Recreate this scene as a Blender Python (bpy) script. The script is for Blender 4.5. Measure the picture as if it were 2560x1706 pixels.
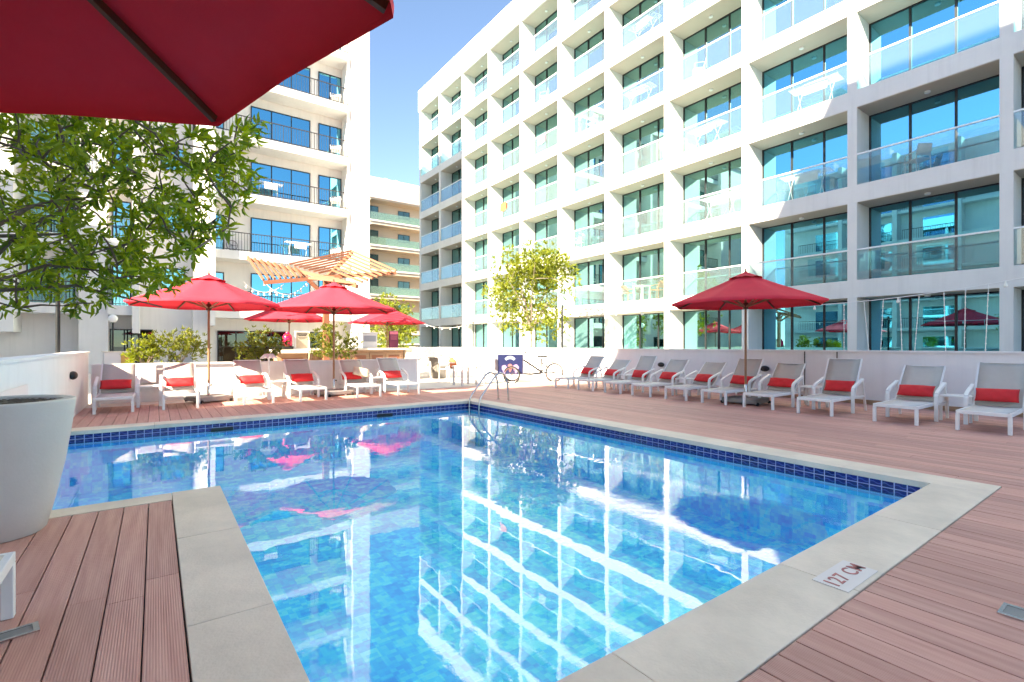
import bpy, bmesh, math, random
import numpy as np
from mathutils import Vector, Matrix

rnd = random.Random(7)
rng = np.random.default_rng(11)
R = math.radians

# ------------------------------------------------------------------ clear
for o in list(bpy.data.objects):
    bpy.data.objects.remove(o, do_unlink=True)
S = bpy.context.scene
COL = S.collection

# ------------------------------------------------------------------ camera
H = 1.25                      # eye height above the deck
YAW = math.atan2(0.586, 0.810)
cam = bpy.data.cameras.new('camera')
cam.sensor_width = 36
cam.lens = 17.32
cam.shift_y = 0.0039
cam.clip_start = 0.05
cam.clip_end = 2000
camo = bpy.data.objects.new('camera', cam)
camo.location = (0, 0, H)
camo.rotation_euler = (R(90), 0, -YAW)
COL.objects.link(camo)
S.camera = camo

# ------------------------------------------------------------------ sky, sun, exposure
SUN_TRAVEL = Vector((1.0, 0.32, -0.64)).normalized()
to_sun = -SUN_TRAVEL
EL = math.asin(to_sun.z)
AZ = math.atan2(to_sun.x, to_sun.y)          # clockwise from +Y
W = bpy.data.worlds.new('World')
S.world = W
W.use_nodes = True
wn = W.node_tree
wn.nodes.clear()
sky = wn.nodes.new('ShaderNodeTexSky')
sky.sky_type = 'NISHITA'
sky.sun_disc = False
sky.sun_elevation = EL
sky.sun_rotation = AZ
sky.altitude = 0
sky.air_density = 0.85
sky.dust_density = 0.0
sky.ozone_density = 4.0
bg = wn.nodes.new('ShaderNodeBackground')
bg.inputs['Strength'].default_value = 0.05
wo = wn.nodes.new('ShaderNodeOutputWorld')
wn.links.new(sky.outputs['Color'], bg.inputs['Color'])
wn.links.new(bg.outputs['Background'], wo.inputs['Surface'])
sl = bpy.data.lights.new('sun', 'SUN')
sl.energy = 3.0
sl.angle = R(0.5)
sl.color = (1.0, 0.93, 0.83)
so = bpy.data.objects.new('sun', sl)
so.rotation_euler = SUN_TRAVEL.to_track_quat('-Z', 'Y').to_euler()
so.location = (-20, -10, 30)
COL.objects.link(so)
S.view_settings.view_transform = 'Standard'
S.view_settings.look = 'None'
S.view_settings.exposure = 3.1
S.view_settings.gamma = 1.0
S.view_settings.use_curve_mapping = False
S.view_settings.use_white_balance = True          # balanced for open shade, as the photograph is
S.view_settings.white_balance_temperature = 7800
S.view_settings.white_balance_tint = 9.5
S.render.engine = 'CYCLES'
S.cycles.use_denoising = True
S.cycles.max_bounces = 7
S.cycles.use_adaptive_sampling = True
S.cycles.adaptive_threshold = 0.025
S.cycles.diffuse_bounces = 4
S.cycles.glossy_bounces = 4
S.cycles.transparent_max_bounces = 10
S.cycles.sample_clamp_indirect = 6.0


def w2(px, py_or_none=None, d=None):
    """source-photo column and depth -> world XY (used while laying out)"""
    t = (px - 1280) / 1231.6
    return Vector((d * (t * 0.810 + 0.586), d * (0.810 - t * 0.586), 0))


def w3(px, py, d):
    v = w2(px, None, d)
    v.z = H + (863 - py) / 1231.6 * d
    return v


# ------------------------------------------------------------------ materials
M = {}


def newmat(name):
    m = bpy.data.materials.new(name)
    m.use_nodes = True
    nt = m.node_tree
    nt.nodes.clear()
    out = nt.nodes.new('ShaderNodeOutputMaterial')
    M[name] = m
    return m, nt, out


def N(nt, typ, **kw):
    n = nt.nodes.new(typ)
    for k, v in kw.items():
        if k in n.inputs:
            n.inputs[k].default_value = v
        else:
            setattr(n, k, v)
    return n


def mat(name, col, rough=0.6, metal=0.0, var=0.0, vscale=3.0, bump=0.0, bscale=60.0,
        rand=0.0, spec=0.5, coat=0.0, trans=None, stretch=None, streak=0.0):
    """principled surface: soft colour mottling, per-object variation and fine relief"""
    m, nt, out = newmat(name)
    p = N(nt, 'ShaderNodeBsdfPrincipled')
    p.inputs['Roughness'].default_value = rough
    p.inputs['Metallic'].default_value = metal
    p.inputs['Specular IOR Level'].default_value = spec
    p.inputs['Coat Weight'].default_value = coat
    c = (*col, 1)
    p.inputs['Base Color'].default_value = c
    last = None
    tc = N(nt, 'ShaderNodeTexCoord')
    vec = tc.outputs['Object']
    if stretch:
        mp = N(nt, 'ShaderNodeMapping')
        mp.inputs['Scale'].default_value = stretch
        nt.links.new(vec, mp.inputs['Vector'])
        vec = mp.outputs['Vector']
    if var > 0:
        nz = N(nt, 'ShaderNodeTexNoise', Scale=vscale, Detail=6.0, Roughness=0.65)
        nt.links.new(vec, nz.inputs['Vector'])
        mr = N(nt, 'ShaderNodeMapRange')
        mr.inputs['From Min'].default_value = 0.3
        mr.inputs['From Max'].default_value = 0.7
        mr.inputs['To Min'].default_value = 1 - var
        mr.inputs['To Max'].default_value = 1 + var * 0.5
        nt.links.new(nz.outputs['Fac'], mr.inputs['Value'])
        mx = N(nt, 'ShaderNodeMixRGB', blend_type='MULTIPLY')
        mx.inputs['Fac'].default_value = 1
        mx.inputs['Color1'].default_value = c
        nt.links.new(mr.outputs['Result'], mx.inputs['Color2'])
        last = mx.outputs['Color']
    if streak > 0:   # rain streaks: noise stretched along z
        mp2 = N(nt, 'ShaderNodeMapping')
        mp2.inputs['Scale'].default_value = (5, 5, 0.25)
        nt.links.new(tc.outputs['Object'], mp2.inputs['Vector'])
        nz2 = N(nt, 'ShaderNodeTexNoise', Scale=1.0, Detail=5.0, Roughness=0.6)
        nt.links.new(mp2.outputs['Vector'], nz2.inputs['Vector'])
        mr2 = N(nt, 'ShaderNodeMapRange')
        mr2.inputs['From Min'].default_value = 0.5
        mr2.inputs['From Max'].default_value = 0.75
        mr2.inputs['To Min'].default_value = 1.0
        mr2.inputs['To Max'].default_value = 1 - streak
        nt.links.new(nz2.outputs['Fac'], mr2.inputs['Value'])
        mx2 = N(nt, 'ShaderNodeMixRGB', blend_type='MULTIPLY')
        mx2.inputs['Fac'].default_value = 1
        mx2.inputs['Color1'].default_value = c
        if last:
            nt.links.new(last, mx2.inputs['Color1'])
        nt.links.new(mr2.outputs['Result'], mx2.inputs['Color2'])
        last = mx2.outputs['Color']
    if rand > 0:
        oi = N(nt, 'ShaderNodeObjectInfo')
        mr3 = N(nt, 'ShaderNodeMapRange')
        mr3.inputs['To Min'].default_value = 1 - rand
        mr3.inputs['To Max'].default_value = 1 + rand
        nt.links.new(oi.outputs['Random'], mr3.inputs['Value'])
        mx3 = N(nt, 'ShaderNodeMixRGB', blend_type='MULTIPLY')
        mx3.inputs['Fac'].default_value = 1
        mx3.inputs['Color1'].default_value = c
        if last:
            nt.links.new(last, mx3.inputs['Color1'])
        nt.links.new(mr3.outputs['Result'], mx3.inputs['Color2'])
        last = mx3.outputs['Color']
    if last:
        nt.links.new(last, p.inputs['Base Color'])
    if bump > 0:
        nb = N(nt, 'ShaderNodeTexNoise', Scale=bscale, Detail=4.0)
        nt.links.new(vec, nb.inputs['Vector'])
        b = N(nt, 'ShaderNodeBump', Strength=bump, Distance=0.01)
        nt.links.new(nb.outputs['Fac'], b.inputs['Height'])
        nt.links.new(b.outputs['Normal'], p.inputs['Normal'])
    sh = p.outputs['BSDF']
    if trans:
        tr = N(nt, 'ShaderNodeBsdfTranslucent')
        tr.inputs['Color'].default_value = (*trans[1], 1)
        ms = N(nt, 'ShaderNodeMixShader')
        ms.inputs['Fac'].default_value = trans[0]
        nt.links.new(sh, ms.inputs[1])
        nt.links.new(tr.outputs['BSDF'], ms.inputs[2])
        sh = ms.outputs['Shader']
    nt.links.new(sh, out.inputs['Surface'])
    return m


mat('render_white', (0.72, 0.71, 0.69), 0.75, var=0.07, vscale=0.6, bump=0.08, bscale=40, streak=0.09)
mat('render_white_old', (0.78, 0.755, 0.72), 0.8, var=0.07, vscale=0.5, bump=0.1, bscale=40, streak=0.08)
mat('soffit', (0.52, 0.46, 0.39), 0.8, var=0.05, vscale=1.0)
mat('room', (0.55, 0.56, 0.54), 0.9, var=0.3, vscale=0.5)
mat('wall_plaster', (0.80, 0.79, 0.79), 0.7, var=0.05, vscale=1.2, bump=0.15, bscale=30, streak=0.06)
mat('beige_render', (0.74, 0.60, 0.46), 0.85, var=0.06, vscale=0.4)
mat('mauve_render', (0.60, 0.52, 0.49), 0.85, var=0.06, vscale=0.4)
mat('frame_dark', (0.018, 0.02, 0.022), 0.4, spec=0.4)
mat('rail_dark', (0.05, 0.045, 0.045), 0.5)
mat('white_metal', (0.80, 0.80, 0.79), 0.35, var=0.03, vscale=8, rand=0.02)
mat('rail_white', (0.78, 0.81, 0.82), 0.3)
mat('steel', (0.62, 0.60, 0.58), 0.18, metal=1.0)
mat('sling_grey', (0.50, 0.465, 0.42), 0.8, var=0.06, vscale=5, bump=0.3, bscale=400, rand=0.04)
mat('sling_white', (0.62, 0.61, 0.59), 0.75, var=0.04, vscale=5, bump=0.3, bscale=400, rand=0.03)
mat('pillow_red', (0.72, 0.022, 0.028), 0.75, var=0.1, vscale=14, bump=0.35, bscale=120, rand=0.05)
mat('pillow_cream', (0.62, 0.48, 0.36), 0.8, var=0.1, vscale=14, bump=0.35, bscale=120)
mat('canopy_red', (0.70, 0.040, 0.068), 0.85, var=0.08, vscale=3, bump=0.2, bscale=250,
    trans=(0.05, (0.55, 0.006, 0.012)), rand=0.04, spec=0.2)
mat('canopy_edge', (0.30, 0.006, 0.012), 0.85)
mat('wood_pole', (0.30, 0.15, 0.075), 0.5, var=0.25, vscale=6, stretch=(6, 6, 0.6))
mat('wood_dark', (0.11, 0.045, 0.022), 0.55, var=0.25, vscale=6)
mat('wood_pale', (0.27, 0.105, 0.055), 0.65, var=0.2, vscale=4, rand=0.12, bump=0.2, bscale=40)
mat('wood_bar', (0.40, 0.24, 0.14), 0.55, var=0.2, vscale=4, rand=0.1, stretch=(1, 1, 6))
mat('counter_top', (0.74, 0.66, 0.56), 0.35, var=0.08, vscale=6)
mat('grey_base', (0.26, 0.255, 0.25), 0.6, var=0.15, vscale=6, bump=0.2, bscale=80)
mat('black_plastic', (0.012, 0.012, 0.013), 0.45)
mat('rubber', (0.015, 0.015, 0.015), 0.8)
mat('coping_stone', (0.80, 0.67, 0.54), 0.7, var=0.2, vscale=1.6, bump=0.25, bscale=70, rand=0.025)
mat('deck_joist', (0.045, 0.03, 0.026), 0.9)
mat('terrace_tile', (0.66, 0.61, 0.55), 0.55, var=0.08, vscale=0.8)
mat('ground', (0.30, 0.27, 0.23), 0.95, var=0.25, vscale=0.05)
mat('pot_white', (0.58, 0.55, 0.52), 0.55, var=0.05, vscale=3, bump=0.12, bscale=50)
mat('soil', (0.025, 0.018, 0.012), 0.95, var=0.4, vscale=20)
mat('pebble', (0.17, 0.135, 0.10), 0.7, var=0.3, vscale=15, rand=0.35)
mat('bark', (0.13, 0.10, 0.075), 0.9, var=0.3, vscale=10, bump=0.5, bscale=40)
mat('bark_pale', (0.28, 0.23, 0.18), 0.9, var=0.3, vscale=8, bump=0.5, bscale=40)
mat('terracotta', (0.40, 0.17, 0.09), 0.75, var=0.15, vscale=8)
mat('lamp_globe', (0.80, 0.80, 0.78), 0.25)
mat('cable_white', (0.75, 0.75, 0.73), 0.5)
mat('bulb', (0.80, 0.80, 0.74), 0.15)
mat('chair_white', (0.62, 0.61, 0.59), 0.5)
mat('wicker', (0.45, 0.22, 0.09), 0.75, var=0.25, vscale=30)
mat('cloth_orange', (0.62, 0.16, 0.06), 0.8, var=0.1, vscale=10)
mat('cloth_white', (0.78, 0.77, 0.76), 0.85, var=0.05, vscale=6)
mat('cloth_mauve', (0.42, 0.33, 0.40), 0.85, var=0.05, vscale=6)
mat('curtain', (0.72, 0.70, 0.66), 0.9, var=0.05, vscale=2)
mat('grey_table', (0.17, 0.155, 0.14), 0.6, var=0.12, vscale=6)
mat('cart_grey', (0.30, 0.30, 0.34), 0.4)
mat('cart_blue', (0.006, 0.011, 0.06), 0.4)
mat('cart_frame', (0.03, 0.03, 0.035), 0.4)
mat('cart_cover', (0.16, 0.15, 0.14), 0.8, var=0.06, vscale=4)
mat('print_white', (0.30, 0.34, 0.42), 0.5)
mat('print_pink', (0.30, 0.10, 0.10), 0.5)
mat('print_lilac', (0.26, 0.17, 0.30), 0.5)
mat('print_red', (0.62, 0.03, 0.04), 0.5)
mat('marker_white', (0.78, 0.70, 0.66), 0.5)
mat('marker_red', (0.50, 0.15, 0.14), 0.6, var=0.4, vscale=25)
mat('drink_red', (0.65, 0.01, 0.08), 0.25)
mat('sign_pink', (0.70, 0.16, 0.24), 0.5)
mat('sign_maroon', (0.15, 0.012, 0.05), 0.5)
mat('sign_tan', (0.55, 0.48, 0.36), 0.6, var=0.15, vscale=8)
mat('machine_white', (0.70, 0.66, 0.66), 0.35)
mat('crate_yellow', (0.60, 0.33, 0.08), 0.6)
mat('green_fabric', (0.12, 0.32, 0.26), 0.7)
mat('roof_grey', (0.55, 0.54, 0.52), 0.8)


def leafmat(name, a, b, tw=0.35):
    m, nt, out = newmat(name)
    geo = N(nt, 'ShaderNodeNewGeometry')
    tc = N(nt, 'ShaderNodeTexCoord')
    nz = N(nt, 'ShaderNodeTexNoise', Scale=2.0, Detail=2.0)
    nt.links.new(tc.outputs['Object'], nz.inputs['Vector'])
    ad = N(nt, 'ShaderNodeMath', operation='ADD')
    nt.links.new(geo.outputs['Random Per Island'], ad.inputs[0])
    nt.links.new(nz.outputs['Fac'], ad.inputs[1])
    ml = N(nt, 'ShaderNodeMath', operation='MULTIPLY')
    ml.inputs[1].default_value = 0.5
    nt.links.new(ad.outputs[0], ml.inputs[0])
    cr = N(nt, 'ShaderNodeValToRGB')
    cr.color_ramp.elements[0].position = 0.2
    cr.color_ramp.elements[0].color = (*a, 1)
    cr.color_ramp.elements[1].position = 0.8
    cr.color_ramp.elements[1].color = (*b, 1)
    nt.links.new(ml.outputs[0], cr.inputs['Fac'])
    p = N(nt, 'ShaderNodeBsdfPrincipled')
    p.inputs['Roughness'].default_value = 0.42
    nt.links.new(cr.outputs['Color'], p.inputs['Base Color'])
    tr = N(nt, 'ShaderNodeBsdfTranslucent')
    hs = N(nt, 'ShaderNodeHueSaturation', Saturation=1.15, Value=1.5)
    nt.links.new(cr.outputs['Color'], hs.inputs['Color'])
    nt.links.new(hs.outputs['Color'], tr.inputs['Color'])
    ms = N(nt, 'ShaderNodeMixShader')
    ms.inputs['Fac'].default_value = tw
    nt.links.new(p.outputs['BSDF'], ms.inputs[1])
    nt.links.new(tr.outputs['BSDF'], ms.inputs[2])
    nt.links.new(ms.outputs['Shader'], out.inputs['Surface'])


leafmat('leaf_dark', (0.06, 0.13, 0.012), (0.34, 0.43, 0.035), 0.5)
leafmat('leaf_lime', (0.10, 0.135, 0.015), (0.29, 0.32, 0.035), 0.4)
leafmat('leaf_olive', (0.075, 0.10, 0.012), (0.24, 0.26, 0.035))


def glassmat(name, trans, gloss, fac, rough=0.0, milk=0.0, milkcol=(0.8, 0.85, 0.88), top=1.0):
    """clear sheet: fixed share of mirror (plus Fresnel) over tinted transparency, optional milky film"""
    m, nt, out = newmat(name)
    t = N(nt, 'ShaderNodeBsdfTransparent')
    t.inputs['Color'].default_value = (*trans, 1)
    g = N(nt, 'ShaderNodeBsdfGlossy')
    g.inputs['Color'].default_value = (*gloss, 1)
    g.inputs['Roughness'].default_value = rough
    fr = N(nt, 'ShaderNodeFresnel', IOR=1.5)
    mr = N(nt, 'ShaderNodeMapRange')
    mr.inputs['To Min'].default_value = fac
    mr.inputs['To Max'].default_value = top
    nt.links.new(fr.outputs['Fac'], mr.inputs['Value'])
    base = t.outputs['BSDF']
    if milk > 0:
        d = N(nt, 'ShaderNodeBsdfDiffuse')
        d.inputs['Color'].default_value = (*milkcol, 1)
        m1 = N(nt, 'ShaderNodeMixShader')
        m1.inputs['Fac'].default_value = milk
        nt.links.new(base, m1.inputs[1])
        nt.links.new(d.outputs['BSDF'], m1.inputs[2])
        base = m1.outputs['Shader']
    ms = N(nt, 'ShaderNodeMixShader')
    nt.links.new(mr.outputs['Result'], ms.inputs['Fac'])
    nt.links.new(base, ms.inputs[1])
    nt.links.new(g.outputs['BSDF'], ms.inputs[2])
    nt.links.new(ms.outputs['Shader'], out.inputs['Surface'])


glassmat('pane_teal', (0.24, 0.52, 0.50), (0.40, 0.82, 0.84), 0.55)
glassmat('pane_blue', (0.06, 0.24, 0.30), (0.20, 0.70, 0.90), 0.62)
glassmat('pane_dark', (0.10, 0.16, 0.17), (0.6, 0.8, 0.85), 0.10, top=0.6)
glassmat('pane_green', (0.16, 0.34, 0.28), (0.45, 0.62, 0.52), 0.25)
glassmat('rail_glass', (0.86, 0.94, 0.94), (0.9, 0.97, 1.0), 0.05, milk=0.05, milkcol=(0.6, 0.68, 0.70), top=0.40)
glassmat('rail_green', (0.55, 0.80, 0.68), (0.8, 0.9, 0.85), 0.05, milk=0.25, milkcol=(0.42, 0.62, 0.50))


def plankmat():
    m, nt, out = newmat('deck_plank')
    p = N(nt, 'ShaderNodeBsdfPrincipled', Roughness=0.62)
    tc = N(nt, 'ShaderNodeTexCoord')
    oi = N(nt, 'ShaderNodeObjectInfo')
    mp = N(nt, 'ShaderNodeMapping')
    mp.inputs['Scale'].default_value = (14, 0.9, 1)
    nt.links.new(tc.outputs['Object'], mp.inputs['Vector'])
    ad = N(nt, 'ShaderNodeVectorMath', operation='ADD')
    nt.links.new(mp.outputs['Vector'], ad.inputs[0])
    cm = N(nt, 'ShaderNodeCombineXYZ')
    rm = N(nt, 'ShaderNodeMath', operation='MULTIPLY')
    rm.inputs[1].default_value = 57.0
    nt.links.new(oi.outputs['Random'], rm.inputs[0])
    nt.links.new(rm.outputs[0], cm.inputs['Y'])
    nt.links.new(cm.outputs['Vector'], ad.inputs[1])
    nz = N(nt, 'ShaderNodeTexNoise', Scale=1.6, Detail=7.0, Roughness=0.6)
    nt.links.new(ad.outputs['Vector'], nz.inputs['Vector'])
    cr = N(nt, 'ShaderNodeValToRGB')
    cr.color_ramp.elements[0].position = 0.3
    cr.color_ramp.elements[0].color = (0.54, 0.255, 0.205, 1)
    cr.color_ramp.elements[1].position = 0.72
    cr.color_ramp.elements[1].color = (0.70, 0.385, 0.315, 1)
    nt.links.new(nz.outputs['Fac'], cr.inputs['Fac'])
    mr = N(nt, 'ShaderNodeMapRange')
    mr.inputs['To Min'].default_value = 0.86
    mr.inputs['To Max'].default_value = 1.10
    nt.links.new(oi.outputs['Random'], mr.inputs['Value'])
    mx = N(nt, 'ShaderNodeMixRGB', blend_type='MULTIPLY')
    mx.inputs['Fac'].default_value = 1
    nt.links.new(cr.outputs['Color'], mx.inputs['Color1'])
    nt.links.new(mr.outputs['Result'], mx.inputs['Color2'])
    nt.links.new(mx.outputs['Color'], p.inputs['Base Color'])
    # moulded grooves along the plank
    sx = N(nt, 'ShaderNodeSeparateXYZ')
    nt.links.new(tc.outputs['Object'], sx.inputs['Vector'])
    m1 = N(nt, 'ShaderNodeMath', operation='MULTIPLY')
    m1.inputs[1].default_value = 2 * math.pi / 0.0098
    nt.links.new(sx.outputs['X'], m1.inputs[0])
    sn = N(nt, 'ShaderNodeMath', operation='SINE')
    nt.links.new(m1.outputs[0], sn.inputs[0])
    b = N(nt, 'ShaderNodeBump', Strength=0.35, Distance=0.002)
    nt.links.new(sn.outputs[0], b.inputs['Height'])
    nt.links.new(b.outputs['Normal'], p.inputs['Normal'])
    nt.links.new(p.outputs['BSDF'], out.inputs['Surface'])


plankmat()


def tilemat():
    m, nt, out = newmat('waterline_tile')
    p = N(nt, 'ShaderNodeBsdfPrincipled', Roughness=0.12)
    tc = N(nt, 'ShaderNodeTexCoord')
    oi = N(nt, 'ShaderNodeObjectInfo')
    sx = N(nt, 'ShaderNodeSeparateXYZ')
    nt.links.new(tc.outputs['Object'], sx.inputs['Vector'])
    # wavy pale line across each tile (local y along the wall, z up)
    m1 = N(nt, 'ShaderNodeMath', operation='MULTIPLY')
    m1.inputs[1].default_value = 62.8
    nt.links.new(sx.outputs['Y'], m1.inputs[0])
    sn = N(nt, 'ShaderNodeMath', operation='SINE')
    nt.links.new(m1.outputs[0], sn.inputs[0])
    m2 = N(nt, 'ShaderNodeMath', operation='MULTIPLY')
    m2.inputs[1].default_value = 0.009
    nt.links.new(sn.outputs[0], m2.inputs[0])
    sb = N(nt, 'ShaderNodeMath', operation='SUBTRACT')
    nt.links.new(sx.outputs['Z'], sb.inputs[0])
    nt.links.new(m2.outputs[0], sb.inputs[1])
    ab = N(nt, 'ShaderNodeMath', operation='ABSOLUTE')
    nt.links.new(sb.outputs[0], ab.inputs[0])
    mr = N(nt, 'ShaderNodeMapRange')
    mr.inputs['From Min'].default_value = 0.002
    mr.inputs['From Max'].default_value = 0.007
    mr.inputs['To Min'].default_value = 1
    mr.inputs['To Max'].default_value = 0
    nt.links.new(ab.outputs[0], mr.inputs['Value'])
    cr = N(nt, 'ShaderNodeValToRGB')
    cr.color_ramp.elements[0].color = (0.006, 0.008, 0.10, 1)
    cr.color_ramp.elements[1].color = (0.012, 0.022, 0.20, 1)
    nt.links.new(oi.outputs['Random'], cr.inputs['Fac'])
    mx = N(nt, 'ShaderNodeMixRGB')
    mx.inputs['Color2'].default_value = (0.09, 0.13, 0.42, 1)
    nt.links.new(mr.outputs['Result'], mx.inputs['Fac'])
    nt.links.new(cr.outputs['Color'], mx.inputs['Color1'])
    nt.links.new(mx.outputs['Color'], p.inputs['Base Color'])
    nt.links.new(p.outputs['BSDF'], out.inputs['Surface'])


tilemat()
mat('tile_grout', (0.50, 0.56, 0.82), 0.7)


def poolmat():
    """mosaic lining: small squares of mixed blues, sorted into patches, pale joints"""
    m, nt, out = newmat('pool_mosaic')
    p = N(nt, 'ShaderNodeBsdfPrincipled', Roughness=0.25)
    tc = N(nt, 'ShaderNodeTexCoord')

    def snapped(size):
        sc = N(nt, 'ShaderNodeVectorMath', operation='SCALE')
        sc.inputs['Scale'].default_value = 1 / size
        nt.links.new(tc.outputs['Object'], sc.inputs[0])
        of = N(nt, 'ShaderNodeVectorMath', operation='ADD')
        of.inputs[1].default_value = (0.31, 0.37, 0.43)
        nt.links.new(sc.outputs['Vector'], of.inputs[0])
        fl = N(nt, 'ShaderNodeVectorMath', operation='FLOOR')
        nt.links.new(of.outputs['Vector'], fl.inputs[0])
        fr = N(nt, 'ShaderNodeVectorMath', operation='FRACTION')
        nt.links.new(of.outputs['Vector'], fr.inputs[0])
        wn_ = N(nt, 'ShaderNodeTexWhiteNoise', noise_dimensions='3D')
        nt.links.new(fl.outputs['Vector'], wn_.inputs['Vector'])
        return wn_.outputs['Value'], fr.outputs['Vector']
    a, fa = snapped(0.040)
    b_, _ = snapped(0.120)
    nz = N(nt, 'ShaderNodeTexNoise', Scale=0.9, Detail=2.0)
    nt.links.new(tc.outputs['Object'], nz.inputs['Vector'])
    s1 = N(nt, 'ShaderNodeMath', operation='MULTIPLY_ADD')
    s1.inputs[1].default_value = 0.45
    nt.links.new(b_, s1.inputs[0])
    s2 = N(nt, 'ShaderNodeMath', operation='MULTIPLY')
    s2.inputs[1].default_value = 0.33
    nt.links.new(a, s2.inputs[0])
    nt.links.new(s2.outputs[0], s1.inputs[2])
    s3 = N(nt, 'ShaderNodeMath', operation='MULTIPLY_ADD')
    s3.inputs[1].default_value = 0.35
    nt.links.new(nz.outputs['Fac'], s3.inputs[0])
    nt.links.new(s1.outputs[0], s3.inputs[2])
    cr = N(nt, 'ShaderNodeValToRGB')
    cr.color_ramp.interpolation = 'LINEAR'
    e = cr.color_ramp.elements
    e[0].position = 0.25
    e[0].color = (0.004, 0.40, 0.92, 1)
    e[1].position = 0.85
    e[1].color = (0.22, 0.88, 1.0, 1)
    k = e.new(0.5)
    k.color = (0.010, 0.58, 0.99, 1)
    k = e.new(0.66)
    k.color = (0.04, 0.72, 0.99, 1)
    nt.links.new(s3.outputs[0], cr.inputs['Fac'])
    nt.links.new(cr.outputs['Color'], p.inputs['Base Color'])
    nt.links.new(p.outputs['BSDF'], out.inputs['Surface'])


poolmat()


def watermat():
    m, nt, out = newmat('pool_water')
    tc = N(nt, 'ShaderNodeTexCoord')
    n1 = N(nt, 'ShaderNodeTexNoise', Scale=1.5, Detail=3.0, Roughness=0.5)
    nt.links.new(tc.outputs['Object'], n1.inputs['Vector'])
    n2 = N(nt, 'ShaderNodeTexNoise', Scale=11.0, Detail=4.0, Roughness=0.65, Distortion=0.6)
    nt.links.new(tc.outputs['Object'], n2.inputs['Vector'])
    # breeze patches: small ripples only where a slow noise is high
    n3 = N(nt, 'ShaderNodeTexNoise', Scale=0.55, Detail=3.0)
    nt.links.new(tc.outputs['Object'], n3.inputs['Vector'])
    mr = N(nt, 'ShaderNodeMapRange')
    mr.inputs['From Min'].default_value = 0.45
    mr.inputs['From Max'].default_value = 0.65
    nt.links.new(n3.outputs['Fac'], mr.inputs['Value'])
    mm = N(nt, 'ShaderNodeMath', operation='MULTIPLY')
    nt.links.new(n2.outputs['Fac'], mm.inputs[0])
    nt.links.new(mr.outputs['Result'], mm.inputs[1])
    m3 = N(nt, 'ShaderNodeMath', operation='MULTIPLY_ADD')
    m3.inputs[1].default_value = 0.32
    nt.links.new(mm.outputs[0], m3.inputs[0])
    nt.links.new(n1.outputs['Fac'], m3.inputs[2])
    b = N(nt, 'ShaderNodeBump', Strength=0.05, Distance=0.035)
    nt.links.new(m3.outputs[0], b.inputs['Height'])
    t = N(nt, 'ShaderNodeBsdfTransparent')
    t.inputs['Color'].default_value = (0.55, 1.0, 1.0, 1)
    g = N(nt, 'ShaderNodeBsdfGlossy')
    g.inputs['Roughness'].default_value = 0.0
    nt.links.new(b.outputs['Normal'], g.inputs['Normal'])
    fr = N(nt, 'ShaderNodeFresnel', IOR=1.72)
    nt.links.new(b.outputs['Normal'], fr.inputs['Normal'])
    ms = N(nt, 'ShaderNodeMixShader')
    geo = N(nt, 'ShaderNodeNewGeometry')      # light coming up from below leaves the water freely
    inv = N(nt, 'ShaderNodeMath', operation='SUBTRACT')
    inv.inputs[0].default_value = 1.0
    nt.links.new(geo.outputs['Backfacing'], inv.inputs[1])
    mu = N(nt, 'ShaderNodeMath', operation='MULTIPLY')
    nt.links.new(fr.outputs['Fac'], mu.inputs[0])
    nt.links.new(inv.outputs[0], mu.inputs[1])
    nt.links.new(mu.outputs[0], ms.inputs['Fac'])
    nt.links.new(t.outputs['BSDF'], ms.inputs[1])
    nt.links.new(g.outputs['BSDF'], ms.inputs[2])
    nt.links.new(ms.outputs['Shader'], out.inputs['Surface'])


watermat()


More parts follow.
